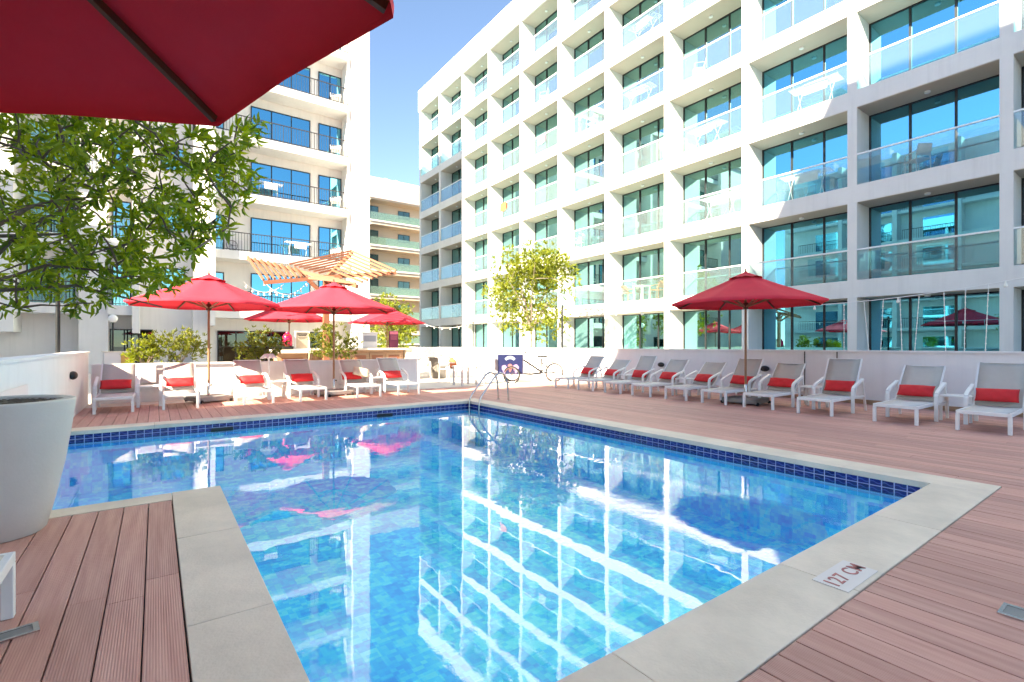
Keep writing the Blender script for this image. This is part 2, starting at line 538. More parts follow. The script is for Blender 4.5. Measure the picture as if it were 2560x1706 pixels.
# ------------------------------------------------------------------ mesh builder
class MB:
    def __init__(s):
        s.v, s.f = [], []

    def add(s, vs, fs):
        k = len(s.v)
        s.v += [tuple(p) for p in vs]
        s.f += [tuple(i + k for i in f) for f in fs]
        return s

    def box(s, x0, x1, y0, y1, z0, z1):
        return s.add([(x0, y0, z0), (x1, y0, z0), (x1, y1, z0), (x0, y1, z0),
                      (x0, y0, z1), (x1, y0, z1), (x1, y1, z1), (x0, y1, z1)],
                     [(0, 3, 2, 1), (4, 5, 6, 7), (0, 1, 5, 4), (1, 2, 6, 5), (2, 3, 7, 6), (3, 0, 4, 7)])

    def beam(s, a, b, w, h, up=(0, 0, 1)):
        a, b, up = Vector(a), Vector(b), Vector(up)
        d = (b - a).normalized()
        if abs(d.dot(up)) > 0.98:
            up = Vector((1, 0, 0))
        x = d.cross(up).normalized() * (w / 2)
        y = x.cross(d).normalized() * (h / 2)
        vs = [a - x - y, a + x - y, a + x + y, a - x + y, b - x - y, b + x - y, b + x + y, b - x + y]
        return s.add(vs, [(0, 1, 2, 3), (7, 6, 5, 4), (4, 5, 1, 0), (5, 6, 2, 1), (6, 7, 3, 2), (7, 4, 0, 3)])

    def tube(s, pts, r, n=8, cap=True):
        pts = [Vector(p) for p in pts]
        rs = r if isinstance(r, (list, tuple)) else [r] * len(pts)
        vs, fs = [], []
        prev = None
        for i, p in enumerate(pts):
            t = (pts[min(i + 1, len(pts) - 1)] - pts[max(i - 1, 0)]).normalized()
            if prev is None:
                a = Vector((0, 0, 1)) if abs(t.z) < 0.9 else Vector((1, 0, 0))
                u = t.cross(a).normalized()
            else:
                u = (prev - t * prev.dot(t)).normalized()
            prev = u
            w = t.cross(u)
            for k in range(n):
                an = 2 * math.pi * k / n
                vs.append(p + (u * math.cos(an) + w * math.sin(an)) * rs[i])
        for i in range(len(pts) - 1):
            for k in range(n):
                k2 = (k + 1) % n
                fs.append((i * n + k, i * n + k2, (i + 1) * n + k2, (i + 1) * n + k))
        if cap:
            fs.append(tuple(reversed(range(n))))
            fs.append(tuple((len(pts) - 1) * n + k for k in range(n)))
        return s.add(vs, fs)

    def lathe(s, prof, n=32, c=(0, 0, 0)):
        vs, fs = [], []
        for (r, z) in prof:
            for k in range(n):
                an = 2 * math.pi * k / n
                vs.append((c[0] + r * math.cos(an), c[1] + r * math.sin(an), c[2] + z))
        for i in range(len(prof) - 1):
            for k in range(n):
                k2 = (k + 1) % n
                fs.append((i * n + k, i * n + k2, (i + 1) * n + k2, (i + 1) * n + k))
        if prof[0][0] > 1e-6:
            fs.append(tuple(reversed(range(n))))
        if prof[-1][0] > 1e-6:
            fs.append(tuple((len(prof) - 1) * n + k for k in range(n)))
        return s.add(vs, fs)

    def ball(s, c, r, n=12, m=8, sz=1.0):
        prof = [(max(1e-5, r * math.sin(math.pi * i / m)), -r * sz * math.cos(math.pi * i / m)) for i in range(m + 1)]
        return s.lathe(prof, n, c)

    def torus(s, c, axis, Rr, r, n=28, m=6):
        axis = Vector(axis).normalized()
        a = Vector((0, 0, 1)) if abs(axis.z) < 0.9 else Vector((1, 0, 0))
        u = axis.cross(a).normalized()
        w = axis.cross(u)
        pts = [Vector(c) + (u * math.cos(2 * math.pi * i / n) + w * math.sin(2 * math.pi * i / n)) * Rr for i in range(n + 1)]
        return s.tube(pts, r, m, cap=False)

    def poly(s, pts, thick, normal):
        """flat outline given thickness along normal"""
        nrm = Vector(normal).normalized() * thick
        n = len(pts)
        vs = [Vector(p) for p in pts] + [Vector(p) + nrm for p in pts]
        fs = [tuple(reversed(range(n))), tuple(range(n, 2 * n))]
        for i in range(n):
            j = (i + 1) % n
            fs.append((i, j, n + j, n + i))
        return s.add(vs, fs)

    def mesh(s, name, material, smooth=False, bevel=0.0):
        me = bpy.data.meshes.new(name)
        me.from_pydata(s.v, [], s.f)
        me.validate()
        if bevel > 0:
            bm = bmesh.new()
            bm.from_mesh(me)
            bmesh.ops.bevel(bm, geom=bm.edges[:], offset=bevel, segments=2, profile=0.5, affect='EDGES', clamp_overlap=True)
            bm.to_mesh(me)
            bm.free()
        bm = bmesh.new()
        bm.from_mesh(me)
        bmesh.ops.recalc_face_normals(bm, faces=bm.faces[:])
        bm.to_mesh(me)
        bm.free()
        me.materials.append(M[material])
        if smooth:
            me.polygons.foreach_set('use_smooth', [True] * len(me.polygons))
            try:
                me.set_sharp_from_angle(angle=R(40))
            except Exception:
                pass
        return me


def link(name, me, parent=None, loc=None):
    o = bpy.data.objects.new(name, me)
    COL.objects.link(o)
    if parent:
        o.parent = parent
    if loc is not None:
        o.location = loc
    return o


def build(mb, name, material, parent=None, smooth=False, bevel=0.0, loc=None):
    return link(name, mb.mesh(name, material, smooth, bevel), parent, loc)


def tag(o, label=None, cat=None, group=None, kind=None):
    if label:
        o['label'] = label
    if cat:
        o['category'] = cat
    if group:
        o['group'] = group
    if kind:
        o['kind'] = kind
    return o


def empty(name, loc=(0, 0, 0), rz=0.0, label=None, cat=None, group=None):
    o = bpy.data.objects.new(name, None)
    o.empty_display_size = 0.2
    COL.objects.link(o)
    o.location = loc
    o.rotation_euler = (0, 0, rz)
    return tag(o, label, cat, group)


def copy_tree(o, parent=None):
    c = o.copy()
    COL.objects.link(c)
    c.parent = parent
    for ch in list(o.children):
        copy_tree(ch, c)
    return c


ORD = ['first', 'second', 'third', 'fourth', 'fifth', 'sixth', 'seventh', 'eighth', 'ninth', 'tenth']

# ================================================================== THE SETTING
PX0, PXL, PX1 = 0.44, -1.10, 5.69        # main pool left, left bay end, right
PY0, PYB, PY1 = 1.36, 5.03, 9.50         # near edge, near edge of the left bay, far edge
WZ = -0.155                              # water level
CW = 0.36


def ring(name, x0, x1, y0, y1, hx0, hx1, hy0, hy1, z, th, material):
    mb = MB()
    mb.box(x0, hx0, y0, y1, z - th, z)
    mb.box(hx1, x1, y0, y1, z - th, z)
    mb.box(hx0, hx1, y0, hy0, z - th, z)
    mb.box(hx0, hx1, hy1, y1, z - th, z)
    return build(mb, name, material)


tag(ring('ground', -400, 400, -400, 500, -1.25, 6.0, 1.05, 9.8, -0.10, 0.3, 'ground'), kind='structure')

# light paved terrace beyond the timber deck: tiles set in joints
terrace = build(MB().box(-30, 17.85, 12.83, 28.4, -0.095, -0.012), 'terrace', 'terrace_tile')
tag(terrace, kind='structure')
tmb = MB().box(-0.298, 0.298, -0.298, 0.298, 0, 0.016)
tme = tmb.mesh('paving_tile', 'terrace_tile')
nt_ = 0
for iy in range(9):
    for ix in range(13):
        x, y = 5.0 + ix * 0.604, 13.16 + iy * 0.604
        if x > 12.0:
            continue
        t = link('paving_tile', tme, terrace, (x, y, -0.012))

# ---- pool basin
DEP = -0.92
mb = MB()
T = 0.02
pool = empty('swimming_pool', (0, 0, 0))
pool['kind'] = 'structure'
floor = MB().box(PXL, PX1, PY0, PY1, DEP - 0.1, DEP)
build(floor, 'pool_floor', 'pool_mosaic', pool)
walls = MB()
walls.box(PX1, PX1 + 0.1, PY0 - 0.1, PY1 + 0.1, DEP, -0.055)
walls.box(PXL - 0.1, PX1, PY1, PY1 + 0.1, DEP, -0.055)
walls.box(PXL - 0.1, PXL, PYB - 0.1, PY1, DEP, -0.055)
walls.box(PXL, PX0, PYB - 0.1, PYB, DEP, -0.055)
walls.box(PX0 - 0.1, PX0, PY0 - 0.1, PYB - 0.1, DEP, -0.055)
walls.box(PX0, PX1, PY0 - 0.1, PY0, DEP, -0.055)
build(walls, 'pool_wall', 'pool_mosaic', pool)
# grout bed behind the waterline tiles
gb = MB()
gb.box(PX1 - 0.006, PX1, PY0, PY1 - 0.006, -0.215, -0.0555)
gb.box(PXL, PX1, PY1 - 0.006, PY1, -0.215, -0.0555)
build(gb, 'grout_bed', 'tile_grout', pool)
TH, TWD = 0.066, 0.1003
tmr = MB().box(-0.006, 0, -TWD / 2 + 0.0055, TWD / 2 - 0.0055, -TH / 2 + 0.005, TH / 2 - 0.005).mesh('waterline_tile', 'waterline_tile')
for row in range(2):
    z = -0.052 - TH / 2 - row * TH
    n = int((PY1 - PY0 - 0.012) / TWD)
    for i in range(n):
        link('waterline_tile', tmr, pool, (PX1 - 0.006, PY1 - 0.014 - (i + 0.5) * TWD, z))
    n = int((PX1 - PXL - 0.012) / TWD)
    for i in range(n):
        o = link('waterline_tile', tmr, pool, (PX1 - 0.014 - (i + 0.5) * TWD, PY1 - 0.006, z))
        o.rotation_euler = (0, 0, R(90))
# skimmer mouths in the far wall
for x in (0.90, 3.72):
    build(MB().box(x - 0.16, x + 0.16, PY1 - 0.03, PY1 - 0.0125, -0.19, -0.125), 'skimmer', 'black_plastic', pool)

wm = MB()
wm.add([(PXL, PYB, WZ), (PX0, PYB, WZ), (PX0, PY0, WZ), (PX1 - 0.012, PY0, WZ), (PX1 - 0.012, PY1 - 0.012, WZ), (PXL, PY1 - 0.012, WZ)],
       [(0, 1, 4, 5), (1, 2, 3, 4)])
water = build(wm, 'pool_water', 'pool_water')
if water.data.polygons[0].normal.z < 0:
    water.data.flip_normals()
tag(water, kind='structure')

# ---- coping slabs
coping = empty('pool_coping', (0, 0, 0))
coping['kind'] = 'structure'


def slab(x0, x1, y0, y1, dz=0.0):
    cx, cy = (x0 + x1) / 2, (y0 + y1) / 2
    g = 0.0012
    m_ = MB().box(x0 + g - cx, x1 - g - cx, y0 + g - cy, y1 - g - cy, -0.054, 0.004)
    return build(m_, 'coping_slab', 'coping_stone', coping, bevel=0.004, loc=(cx, cy, dz))


LIP = 0.025
LX = PX0 - 0.33


def run(a, b, n, f):
    for i in range(n):
        f(a + (b - a) * i / n, a + (b - a) * (i + 1) / n, rnd.uniform(-0.001, 0.001))


run(PY0 - 0.37, PY1 + CW, 8, lambda a, b, z: slab(PX1 - LIP, PX1 + CW, a, b, z))
run(PXL - 0.05, PX1 - LIP, 6, lambda a, b, z: slab(a, b, PY1 - LIP, PY1 + CW, z))
run(LX, PX1 - LIP, 4, lambda a, b, z: slab(a, b, PY0 - 0.37, PY0 + LIP, z))
run(PY0 + LIP, PYB + LIP, 3, lambda a, b, z: slab(LX, PX0 + LIP, a, b, z))
run(PXL, LX, 1, lambda a, b, z: slab(a, b, PYB - 0.20, PYB + LIP, z))
run(PYB - 0.20, PY1 - LIP, 4, lambda a, b, z: slab(PXL - 0.052, PXL + 0.02, a, b, z))

# depth marker "127 CM" let into the near coping
mk = empty('depth_marker', (3.02, 1.10, 0.0045), 0)
mk.parent = coping
build(MB().box(-0.20, 0.20, -0.085, 0.085, 0, 0.003), 'marker_plate', 'marker_white', mk)
fc = bpy.data.curves.new('depth_lettering', 'FONT')
fc.body = '127 CM'
fc.size = 0.108
fc.align_x = 'CENTER'
fc.align_y = 'CENTER'
fc.extrude = 0.0008
fc.offset = 0.001
fc.space_character = 1.12
fo = bpy.data.objects.new('depth_lettering', fc)
COL.objects.link(fo)
bpy.context.view_layer.update()
dg = bpy.context.evaluated_depsgraph_get()
me = bpy.data.meshes.new_from_object(fo.evaluated_get(dg))
bpy.data.objects.remove(fo, do_unlink=True)
me.materials.clear()
me.materials.append(M['marker_red'])
lo = link('depth_lettering', me, mk, (0, 0, 0.0045))

# ---- timber deck: joist bed below, planks one by one
deck = ring('deck', -4.0, 12.2, -3.0, 12.83, -1.24, PX1 + CW - 0.004, PY0 - 0.36, PY1 + CW - 0.004, -0.03, 0.06, 'deck_joist')
deck['kind'] = 'structure'
build(MB().box(-1.24, LX, PY0 - 0.36, PYB - 0.21, -0.09, -0.03), 'deck_bed', 'deck_joist', deck)
PW = 0.149


def planks(x0, x1, y0, y1, seg):
    n = round((x1 - x0) / PW)
    w = (x1 - x0) / n
    for i in range(n):
        x = x0 + (i + 0.5) * w
        cuts = [y0]
        y = y0 + seg * rnd.uniform(0.35, 0.95)
        while y < y1 - 0.5:
            cuts.append(y)
            y += seg
        cuts.append(y1)
        for a, b in zip(cuts[:-1], cuts[1:]):
            g = 0.0015
            hw = w / 2 - 0.0030
            m_ = MB().box(-hw, hw, -(b - a) / 2 + g, (b - a) / 2 - g, -0.026, 0)
            build(m_, 'deck_plank', 'deck_plank', deck, bevel=0.0022,
                  loc=(x, (a + b) / 2, rnd.uniform(-0.0012, 0.0006)))


planks(-1.55, LX - 0.004, -1.0, PYB - 0.206, 2.3)
planks(LX, PX1 + CW, -1.2, PY0 - 0.374, 1.5)
planks(PX1 + CW + 0.004, 12.2, -1.2, 12.82, 5.2)
planks(-1.15, PX1 + CW, PY1 + CW + 0.004, 12.82, 3.4)

# small uplight / drain plates in the deck
for px, py, rz, lab in ((38, 1585, 0.2, 'square metal drain plate in the deck by the white planter'),
                        (2538, 1533, 0.0, 'small metal drain plate in the deck at the right edge')):
    d_ = 1231.6 * H / (py - 863)
    p = w2(px, None, d_)
    dr = empty('floor_drain', (p.x, p.y, 0.001), rz, lab, 'drain', 'metal drain plates in the deck')
    fr = MB()
    fr.box(-0.075, 0.075, -0.05, -0.035, 0, 0.006)
    fr.box(-0.075, 0.075, 0.035, 0.05, 0, 0.006)
    fr.box(-0.075, -0.055, -0.035, 0.035, 0, 0.006)
    fr.box(0.055, 0.075, -0.035, 0.035, 0, 0.006)
    build(fr, 'drain_frame', 'steel', dr)
    build(MB().box(-0.055, 0.055, -0.035, 0.035, 0, 0.002), 'drain_grate', 'grey_base', dr)

# ================================================================== BUILDINGS
# ---- the white hotel on the right: fins and slab bands in front of glazed balconies
WF = 17.9
FH = 3.0
Y_FIRST = 2.84 - 7.0
NB = 12
SP = 3.5
NF = 7
YC = [Y_FIRST + SP * i for i in range(NB + 1)]
FT = 0.13
BD = 1.0
hotel = empty('hotel_building', (WF, YC[0], 0), 0,
              'white balcony-grid hotel block with teal windows behind the lounger wall', 'building')
HL = Vector((-WF, -YC[0], 0))


def hpart(mb, name, material, parent=None, **k):
    return build(mb, name, material, parent or hotel, loc=HL if parent is None else None, **k)


for y in YC:
    hpart(MB().box(WF, WF + BD + 0.1, y - FT, y + FT, -0.1, 20.75), 'facade_fin', 'render_white')
for a, b in zip(YC[:-1], YC[1:]):
    for f in range(NF):
        z = 0.3 + FH * f
        sb_ = hpart(MB().box(WF, WF + BD + 0.1, a + FT, b - FT, max(z - 0.55, -0.1), z), 'slab_band', 'render_white')
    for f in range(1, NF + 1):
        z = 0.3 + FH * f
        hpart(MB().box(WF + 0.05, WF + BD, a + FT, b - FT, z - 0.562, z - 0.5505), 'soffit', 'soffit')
par = MB()
par.box(WF - 0.06, WF + 0.5, YC[0] - FT - 0.06, YC[-1] + FT + 0.1, 20.75, 22.5)
par.box(WF + 0.5, WF + 13, YC[0] - FT, YC[-1] + FT, 20.75, 21.6)
roofp = hpart(par, 'roof_parapet', 'render_white')
rm = MB()
for y in (30.5, 31.8, 35.5, 28.0):
    rm.box(WF + 1.0, WF + 2.2, y - 0.5, y + 0.4, 21.6, 23.3)
hpart(rm, 'rooftop_unit', 'roof_grey', roofp)
core = MB()
core.box(WF + 3.3, WF + 13, YC[0] - FT, YC[-1] + FT, -0.1, 20.75)           # back wall of the rooms
for f in range(NF + 1):                                                        # inner floors
    z = 0.3 + FH * f
    core.box(WF + BD + 0.1, WF + 3.3, YC[0], YC[-1], z - 0.5, min(z - 0.01, 20.75))
for y in YC:
    core.box(WF + BD + 0.1, WF + 3.3, y - 0.1, y + 0.1, -0.1, 20.75)
hpart(core, 'room_walls', 'room')
cp = MB()
cp.box(WF + BD + 0.1, WF + 3.3, YC[0] - FT, YC[0] - 0.101, -0.1, 20.75)
cp.box(WF + BD + 0.1, WF + 3.3, YC[-1] + 0.101, YC[-1] + FT, -0.1, 20.75)
hpart(cp, 'end_wall', 'render_white')

wy0, wy1 = FT, SP - FT
wz0, wz1 = 0.02, 2.45
ww = wy1 - wy0


def frame_mesh(nm, w, h, n, depth=0.07, bar=0.05):
    fm = MB()
    fm.box(0, depth, 0, w, 0, bar)
    fm.box(0, depth, 0, w, h - bar, h)
    fm.box(0, depth, 0, bar, bar, h - bar)
    fm.box(0, depth, w - bar, w, bar, h - bar)
    for i in range(1, n):
        y = w * i / n
        fm.box(0, depth, y - bar * 0.6, y + bar * 0.6, bar, h - bar)
    return fm.mesh(nm, 'frame_dark')


hfm = frame_mesh('window_frame', ww, wz1 - wz0, 3)
pw_ = ww / 3
hpm = MB().box(0, 0.012, 0.03, pw_ - 0.03, 0.05, wz1 - wz0 - 0.05).mesh('window_pane', 'pane_teal')
hpm2 = MB().box(0, 0.012, 0.03, pw_ - 0.03, 0.05, wz1 - wz0 - 0.05).mesh('window_pane', 'pane_blue')
rg = MB().box(0.03, 0.040, 0.0, ww, 0.03, 0.94).mesh('railing_glass', 'rail_glass')
rr = MB().box(0.01, 0.065, 0.0, ww, 0.94, 0.985)
rrm = rr.mesh('railing_rail', 'rail_white')


def curtain_mesh(w, h):
    mb = MB()
    n = 40
    vs, fs = [], []
    for i in range(n + 1):
        y = w * i / n
        x = 0.03 * math.sin(i * 1.9) + 0.012 * math.sin(i * 5.1)
        vs += [(x, y, 0), (x * 0.7, y, h)]
    for i in range(n):
        fs.append((2 * i, 2 * i + 2, 2 * i + 3, 2 * i + 1))
    return mb.add(vs, fs).mesh('curtain', 'curtain', smooth=True)


cur1 = curtain_mesh(0.75, 2.3)
cur2 = curtain_mesh(1.5, 2.3)
spt = MB().lathe([(0.075, 0), (0.075, -0.05), (0.05, -0.06)], 12).mesh('ceiling_light', 'rail_white')
for bi, (a, b) in enumerate(zip(YC[:-1], YC[1:])):
    for f in range(NF):
        z = 0.3 + FH * f
        w_ = link('window', hfm, hotel, HL + Vector((WF + BD, a + FT, z + wz0)))
        pm = hpm2 if bi < 4 else hpm
        for k in range(3):
            link('window_pane', pm, w_, (0.03 + (0.012 if k == 1 else 0.0), k * pw_, 0))
        rr_ = rnd.random()
        if rr_ < 0.55:
            c = link('curtain', cur1 if rr_ < 0.38 else cur2, w_, (0.22, 0.05, 0.05))
        if rnd.random() < 0.4:
            c = link('curtain', cur1, w_, (0.24, ww - 0.82, 0.05))
        if f > 0:
            g = link('balcony_railing', rg, hotel, HL + Vector((WF, a + FT, z)))
            link('railing_rail', rrm, g, (0, 0, 0))
        link('ceiling_light', spt, hotel, HL + Vector((WF + 0.55, (a + b) / 2, z + 2.437)))

# ---- the apartment block facing the pool at the far left
AY = 28.5      # balcony fronts
AB = 29.75     # wall plane
ATOP = 20.9
apt = empty('apartment_building', (0, AY, 0), 0,
            'cream apartment block with black balcony railings behind the bar', 'building')
AL = Vector((0, -AY, 0))


def apart(mb, name, material, parent=None, **k):
    return build(mb, name, material, parent or apt, loc=AL if parent is None else None, **k)


w = MB()
w.box(-22, 10.2, AB, AB + 14, -0.1, ATOP)
apart(w, 'wall', 'render_white_old')
for pb in (
        (9.22, 10.2, AY - 0.12, AB, -0.1, ATOP),
        (8.98, 9.22, AY + 0.25, AB, 2.6, ATOP),
        (2.10, 2.38, AY - 0.35, AB, 2.2, ATOP),
        (1.5, 2.10, AY + 0.5, AB, -0.1, ATOP),
        (-0.87, -0.6, AY - 0.2, AB, 1.8, ATOP),
        (-2.75, -1.74, AY + 0.3, AB, -0.1, ATOP),
        (-5.15, -4.7, AY - 0.3, AB, 1.8, ATOP),
        (-9.2, -8.8, AY - 0.3, AB, -0.1, ATOP),
):
    apart(MB().box(*pb), 'pier', 'render_white_old')
spans = [(2.38, 8.98), (-1.74, -0.87), (-4.7, -2.75), (-8.8, -5.15)]
for f in range(1, 7):
    z = 3.0 * f
    for (a, b) in spans:
        sm = MB()
        sm.box(a, b, AY, AB, z - 0.38, z)
        sm.box(a, b, AY - 0.001, AY + 0.12, z, z + 0.05)
        apart(sm, 'balcony_slab', 'render_white_old')
apart(MB().box(-22, 10.2, AB - 0.25, AB, ATOP, ATOP + 0.5), 'roof_edge', 'render_white_old')


def railing(mb, a, b, y, z):
    mb.beam((a, y, z + 1.0), (b, y, z + 1.0), 0.05, 0.04)
    mb.beam((a, y, z + 0.12), (b, y, z + 0.12), 0.04, 0.03)
    n = max(2, int((b - a) / 0.13))
    for i in range(n + 1):
        x = a + (b - a) * i / n
        r_ = 0.03 if i % 12 == 0 else 0.016
        mb.box(x - r_ / 2, x + r_ / 2, y - r_ / 2, y + r_ / 2, z + 0.05, z + 1.0)


for f in range(1, 7):
    for (a, b) in spans:
        r_ = MB()
        railing(r_, a, b, AY + 0.07, 3.0 * f)
        apart(r_, 'balcony_railing', 'rail_dark')


def window_y(parent, off, x0, x1, y, z0, z1, n, pane='pane_blue', depth=0.06, bar=0.05):
    """window in a wall facing -y"""
    fm = MB()
    fm.box(x0, x1, y - depth, y - 0.001, z0, z0 + bar)
    fm.box(x0, x1, y - depth, y - 0.001, z1 - bar, z1)
    fm.box(x0, x0 + bar, y - depth, y - 0.001, z0 + bar, z1 - bar)
    fm.box(x1 - bar, x1, y - depth, y - 0.001, z0 + bar, z1 - bar)
    for i in range(1, n):
        x = x0 + (x1 - x0) * i / n
        fm.box(x - bar * 0.5, x + bar * 0.5, y - depth, y - 0.001, z0 + bar, z1 - bar)
    wo_ = build(fm, 'window', 'frame_dark', parent, loc=off)
    for i in range(n):
        a = x0 + (x1 - x0) * i / n + 0.03
        b = x0 + (x1 - x0) * (i + 1) / n - 0.03
        build(MB().box(a, b, y - 0.035 - 0.008 * (i % 2), y - 0.025 - 0.008 * (i % 2), z0 + 0.04, z1 - 0.04), 'window_pane', pane, wo_)
    build(MB().box(x0, x1, y - 0.012, y - 0.002, z0, z1), 'window_back', 'room', wo_)
    return wo_


for f in range(1, 7):
    z = 3.0 * f
    window_y(apt, AL, 4.15, 7.2, AB, z + 0.03, z + 2.12, 3)
    window_y(apt, AL, 7.65, 8.95, AB, z + 0.03, z + 2.12, 2)
    window_y(apt, AL, 2.45, 2.9, AB, z + 0.03, z + 2.05, 1, 'pane_teal')
    window_y(apt, AL, -4.55, -2.95, AB, z + 0.03, z + 2.05, 2, 'pane_teal')
    window_y(apt, AL, -1.65, -0.95, AB, z + 0.03, z + 2.05, 1, 'pane_teal')
    window_y(apt, AL, -8.2, -5.8, AB, z + 0.03, z + 2.05, 2, 'pane_teal')
    window_y(apt, AL, 0.2, 1.2, AB, z + 0.9, z + 2.05, 1, 'pane_teal')
gwin = [(-1.75, -0.1, 3), (2.6, 6.0, 4), (6.6, 8.6, 2)]
for (a, b, n) in gwin:
    window_y(apt, AL, a, b, AB, 0.05, 2.0, n, 'pane_dark')

# ---- rosy beige block seen through the gap
BY = 58.0
bx0, bx1 = 17.5, 40.0
rose = empty('beige_apartment_block', (bx0, BY, 0), 0,
             'distant pinkish beige block with green glass balconies and rooftop dishes', 'building')
BL = Vector((-bx0, -BY, 0))
rb = MB()
rb.box(bx0, bx1, BY + 1.6, BY + 14, -0.1, 19.2)
build(rb, 'wall', 'beige_render', rose, loc=BL)
rb = MB()
rb.box(bx0, bx0 + 3.2, BY, BY + 1.6, -0.1, 21.6)
rb.box(bx0 + 3.2, bx1, BY, BY + 14, 19.2, 21.6)
rb.box(bx0 + 3.2, bx1, BY - 0.15, BY, 19.05, 19.2)
build(rb, 'facade_band', 'mauve_render', rose, loc=BL)
for f in range(0, 7):
    z = 3.0 * f - 1.6
    if z < -0.5:
        z = 0
    a = MB()
    n = 8
    pts = []
    # band between storeys with rounded recess corner
    x0_, zt = bx0 + 3.2, z + 2.5
    prof = [(x0_, zt + 0.05), (x0_, zt - 0.6)]
    for i in range(n + 1):
        an = math.pi - (math.pi / 2) * i / n
        prof.append((x0_ + 0.6 + 0.6 * math.cos(an), zt - 0.6 + 0.6 * math.sin(an)))
    prof.append((x0_ + 0.6, zt + 0.05))
    a.poly([(p[0], BY, p[1]) for p in prof], 1.5, (0, 1, 0))
    a.box(x0_ + 0.6, bx1, BY, BY + 1.6, zt + 0.0, min(zt + 0.5, 19.2))
    a.box(x0_, x0_ + 0.6, BY, BY + 1.6, zt + 0.05, min(zt + 0.5, 19.2))
    build(a, 'storey_band', 'beige_render', rose, loc=BL)
    build(MB().box(x0_, bx1, BY + 0.1, BY + 0.13, z + 0.0, z + 1.0), 'balcony_railing', 'rail_green', rose, loc=BL)
    build(MB().box(x0_, bx1, BY - 0.12, BY, z - 0.15, z + 0.02), 'ledge', 'render_white_old', rose, loc=BL)
    for (wa, wb, za, zb) in ((3.35, 5.0, 0.05, 2.1), (7.6, 9.2, 1.0, 2.0), (12.0, 13.6, 0.05, 2.1), (17, 19, 0.05, 2.1)):
        window_y(rose, BL, bx0 + wa, bx0 + wb, BY + 1.6, z + za, z + zb, 2, 'pane_green')

for i, (px, r_) in enumerate(((958, 0.30), (975, 0.50), (1009, 0.50), (1033, 0.32))):
    p = w2(px, None, 62)
    e = empty('satellite_dish', (p.x, BY + 3, 21.6), 0,
              ['small white satellite dish nearest the cream block on the beige roof', 'large white satellite dish second from left on the beige roof',
               'large white satellite dish third from left on the beige roof', 'small white satellite dish nearest the hotel on the beige roof'][i],
              'satellite dish', 'satellite dishes on the far roof')
    dn = Vector((-0.5, -1, 0.5)).normalized()
    q = dn.to_track_quat('Z', 'Y').to_matrix().to_4x4()
    dm = MB().lathe([(0.01, -0.22 * r_), (0.5 * r_, -0.17 * r_), (0.85 * r_, -0.06 * r_), (r_, 0.0), (0.84 * r_, -0.03 * r_), (0.5 * r_, -0.14 * r_), (0.01, -0.19 * r_)], 20)
    dm.v = [tuple((q @ Vector(v)) + Vector((0, 0, 0.45 + r_ * 0.55))) for v in dm.v]
    build(dm, 'dish', 'lamp_globe', e, smooth=True)
    build(MB().tube([(0, 0.1, 0), (0, 0.1, 0.45 + r_ * 0.4)], 0.06), 'mast', 'roof_grey', e)

# ---- wings of the complex beside and behind the viewer (they shade the deck and mirror in the panes)
def wing(label, x0, x1, y0, y1, top, face):
    e = empty('hotel_wing', ((x0 + x1) / 2, (y0 + y1) / 2, 0), 0, label, 'building')
    L_ = Vector((-(x0 + x1) / 2, -(y0 + y1) / 2, 0))
    build(MB().box(x0, x1, y0, y1, -0.1, top), 'wall', 'render_white_old', e, loc=L_)
    s_ = MB()
    nfl = int(top / 3)
    for f in range(1, nfl):
        z = 3.0 * f
        if face == 'x':
            s_.box(x1, x1 + 1.1, y0 + 0.6, y1 - 0.6, z - 0.3, z)
        else:
            s_.box(x0 + 0.6, x1 - 0.6, y1, y1 + 0.001, z - 0.3, z)
    if face == 'x':
        y = y0 + 4
        while y < y1 - 2:
            s_.box(x1, x1 + 1.3, y - 0.2, y + 0.2, -0.1, top)
            y += 5
        build(s_, 'balcony_slab', 'render_white_old', e, loc=L_)
        for f in range(0, nfl):
            z = 3.0 * f
            y = y0 + 4.6
            while y < y1 - 4:
                o = MB().box(x1 + 0.002, x1 + 0.03, y, y + 2.4, z + 0.05, z + 2.1)
                build(o, 'window', 'pane_blue', e, loc=L_)
                r_ = MB()
                r_.box(x1 + 1.02, x1 + 1.06, y - 0.5, y + 3.8, z + 0.95, z + 1.0)
                for q_ in range(24):
                    yy = y - 0.5 + 4.3 * q_ / 23
                    r_.box(x1 + 1.03, x1 + 1.05, yy - 0.012, yy + 0.012, z, z + 0.95)
                if f > 0:
                    build(r_, 'balcony_railing', 'rail_dark', e, loc=L_)
                y += 5
    return e


wing('white hotel wing with balconies mirrored in the lower hotel windows', -36, -25, 9, 29.5, 21.0, 'x')
wing('tall white hotel wing behind the viewer shading the pool deck', -45, -4.5, -16, -0.35, 24.0, 'y')

# ================================================================== WALLS ROUND THE DECK
pw = empty('parapet_wall', (12.2, 12, 0), 0, 'long white rendered parapet wall behind the row of loungers', 'wall')
PL = Vector((-12.2, -12, 0))
m_ = MB().box(12.2, 12.42, -4, 27.2, -0.1, 1.10)
build(m_, 'wall_body', 'wall_plaster', pw, loc=PL)
build(MB().box(12.17, 12.45, -4, 27.2, 1.10, 1.135), 'wall_cap', 'wall_plaster', pw, loc=PL)
build(MB().box(12.185, 12.199, -4, 12.82, 0.0, 0.09), 'skirting', 'wood_bar', pw, loc=PL)
lamp = MB().ball((0, 0, 0), 0.115, 14, 8, sz=0.62)
lamp.v = [(v[0] * 0.55, v[1], v[2]) for v in lamp.v]
lme = lamp.mesh('wall_light', 'black_plastic', smooth=True)
for (px, py) in ((1653, 912), (1912, 922), (2277, 932)):
    t = (px - 1280) / 1231.6
    d_ = 12.17 / (t * 0.810 + 0.586)
    link('wall_light', lme, pw, PL + Vector((12.16, d_ * (0.810 - t * 0.586), H + (863 - py) / 1231.6 * d_)))
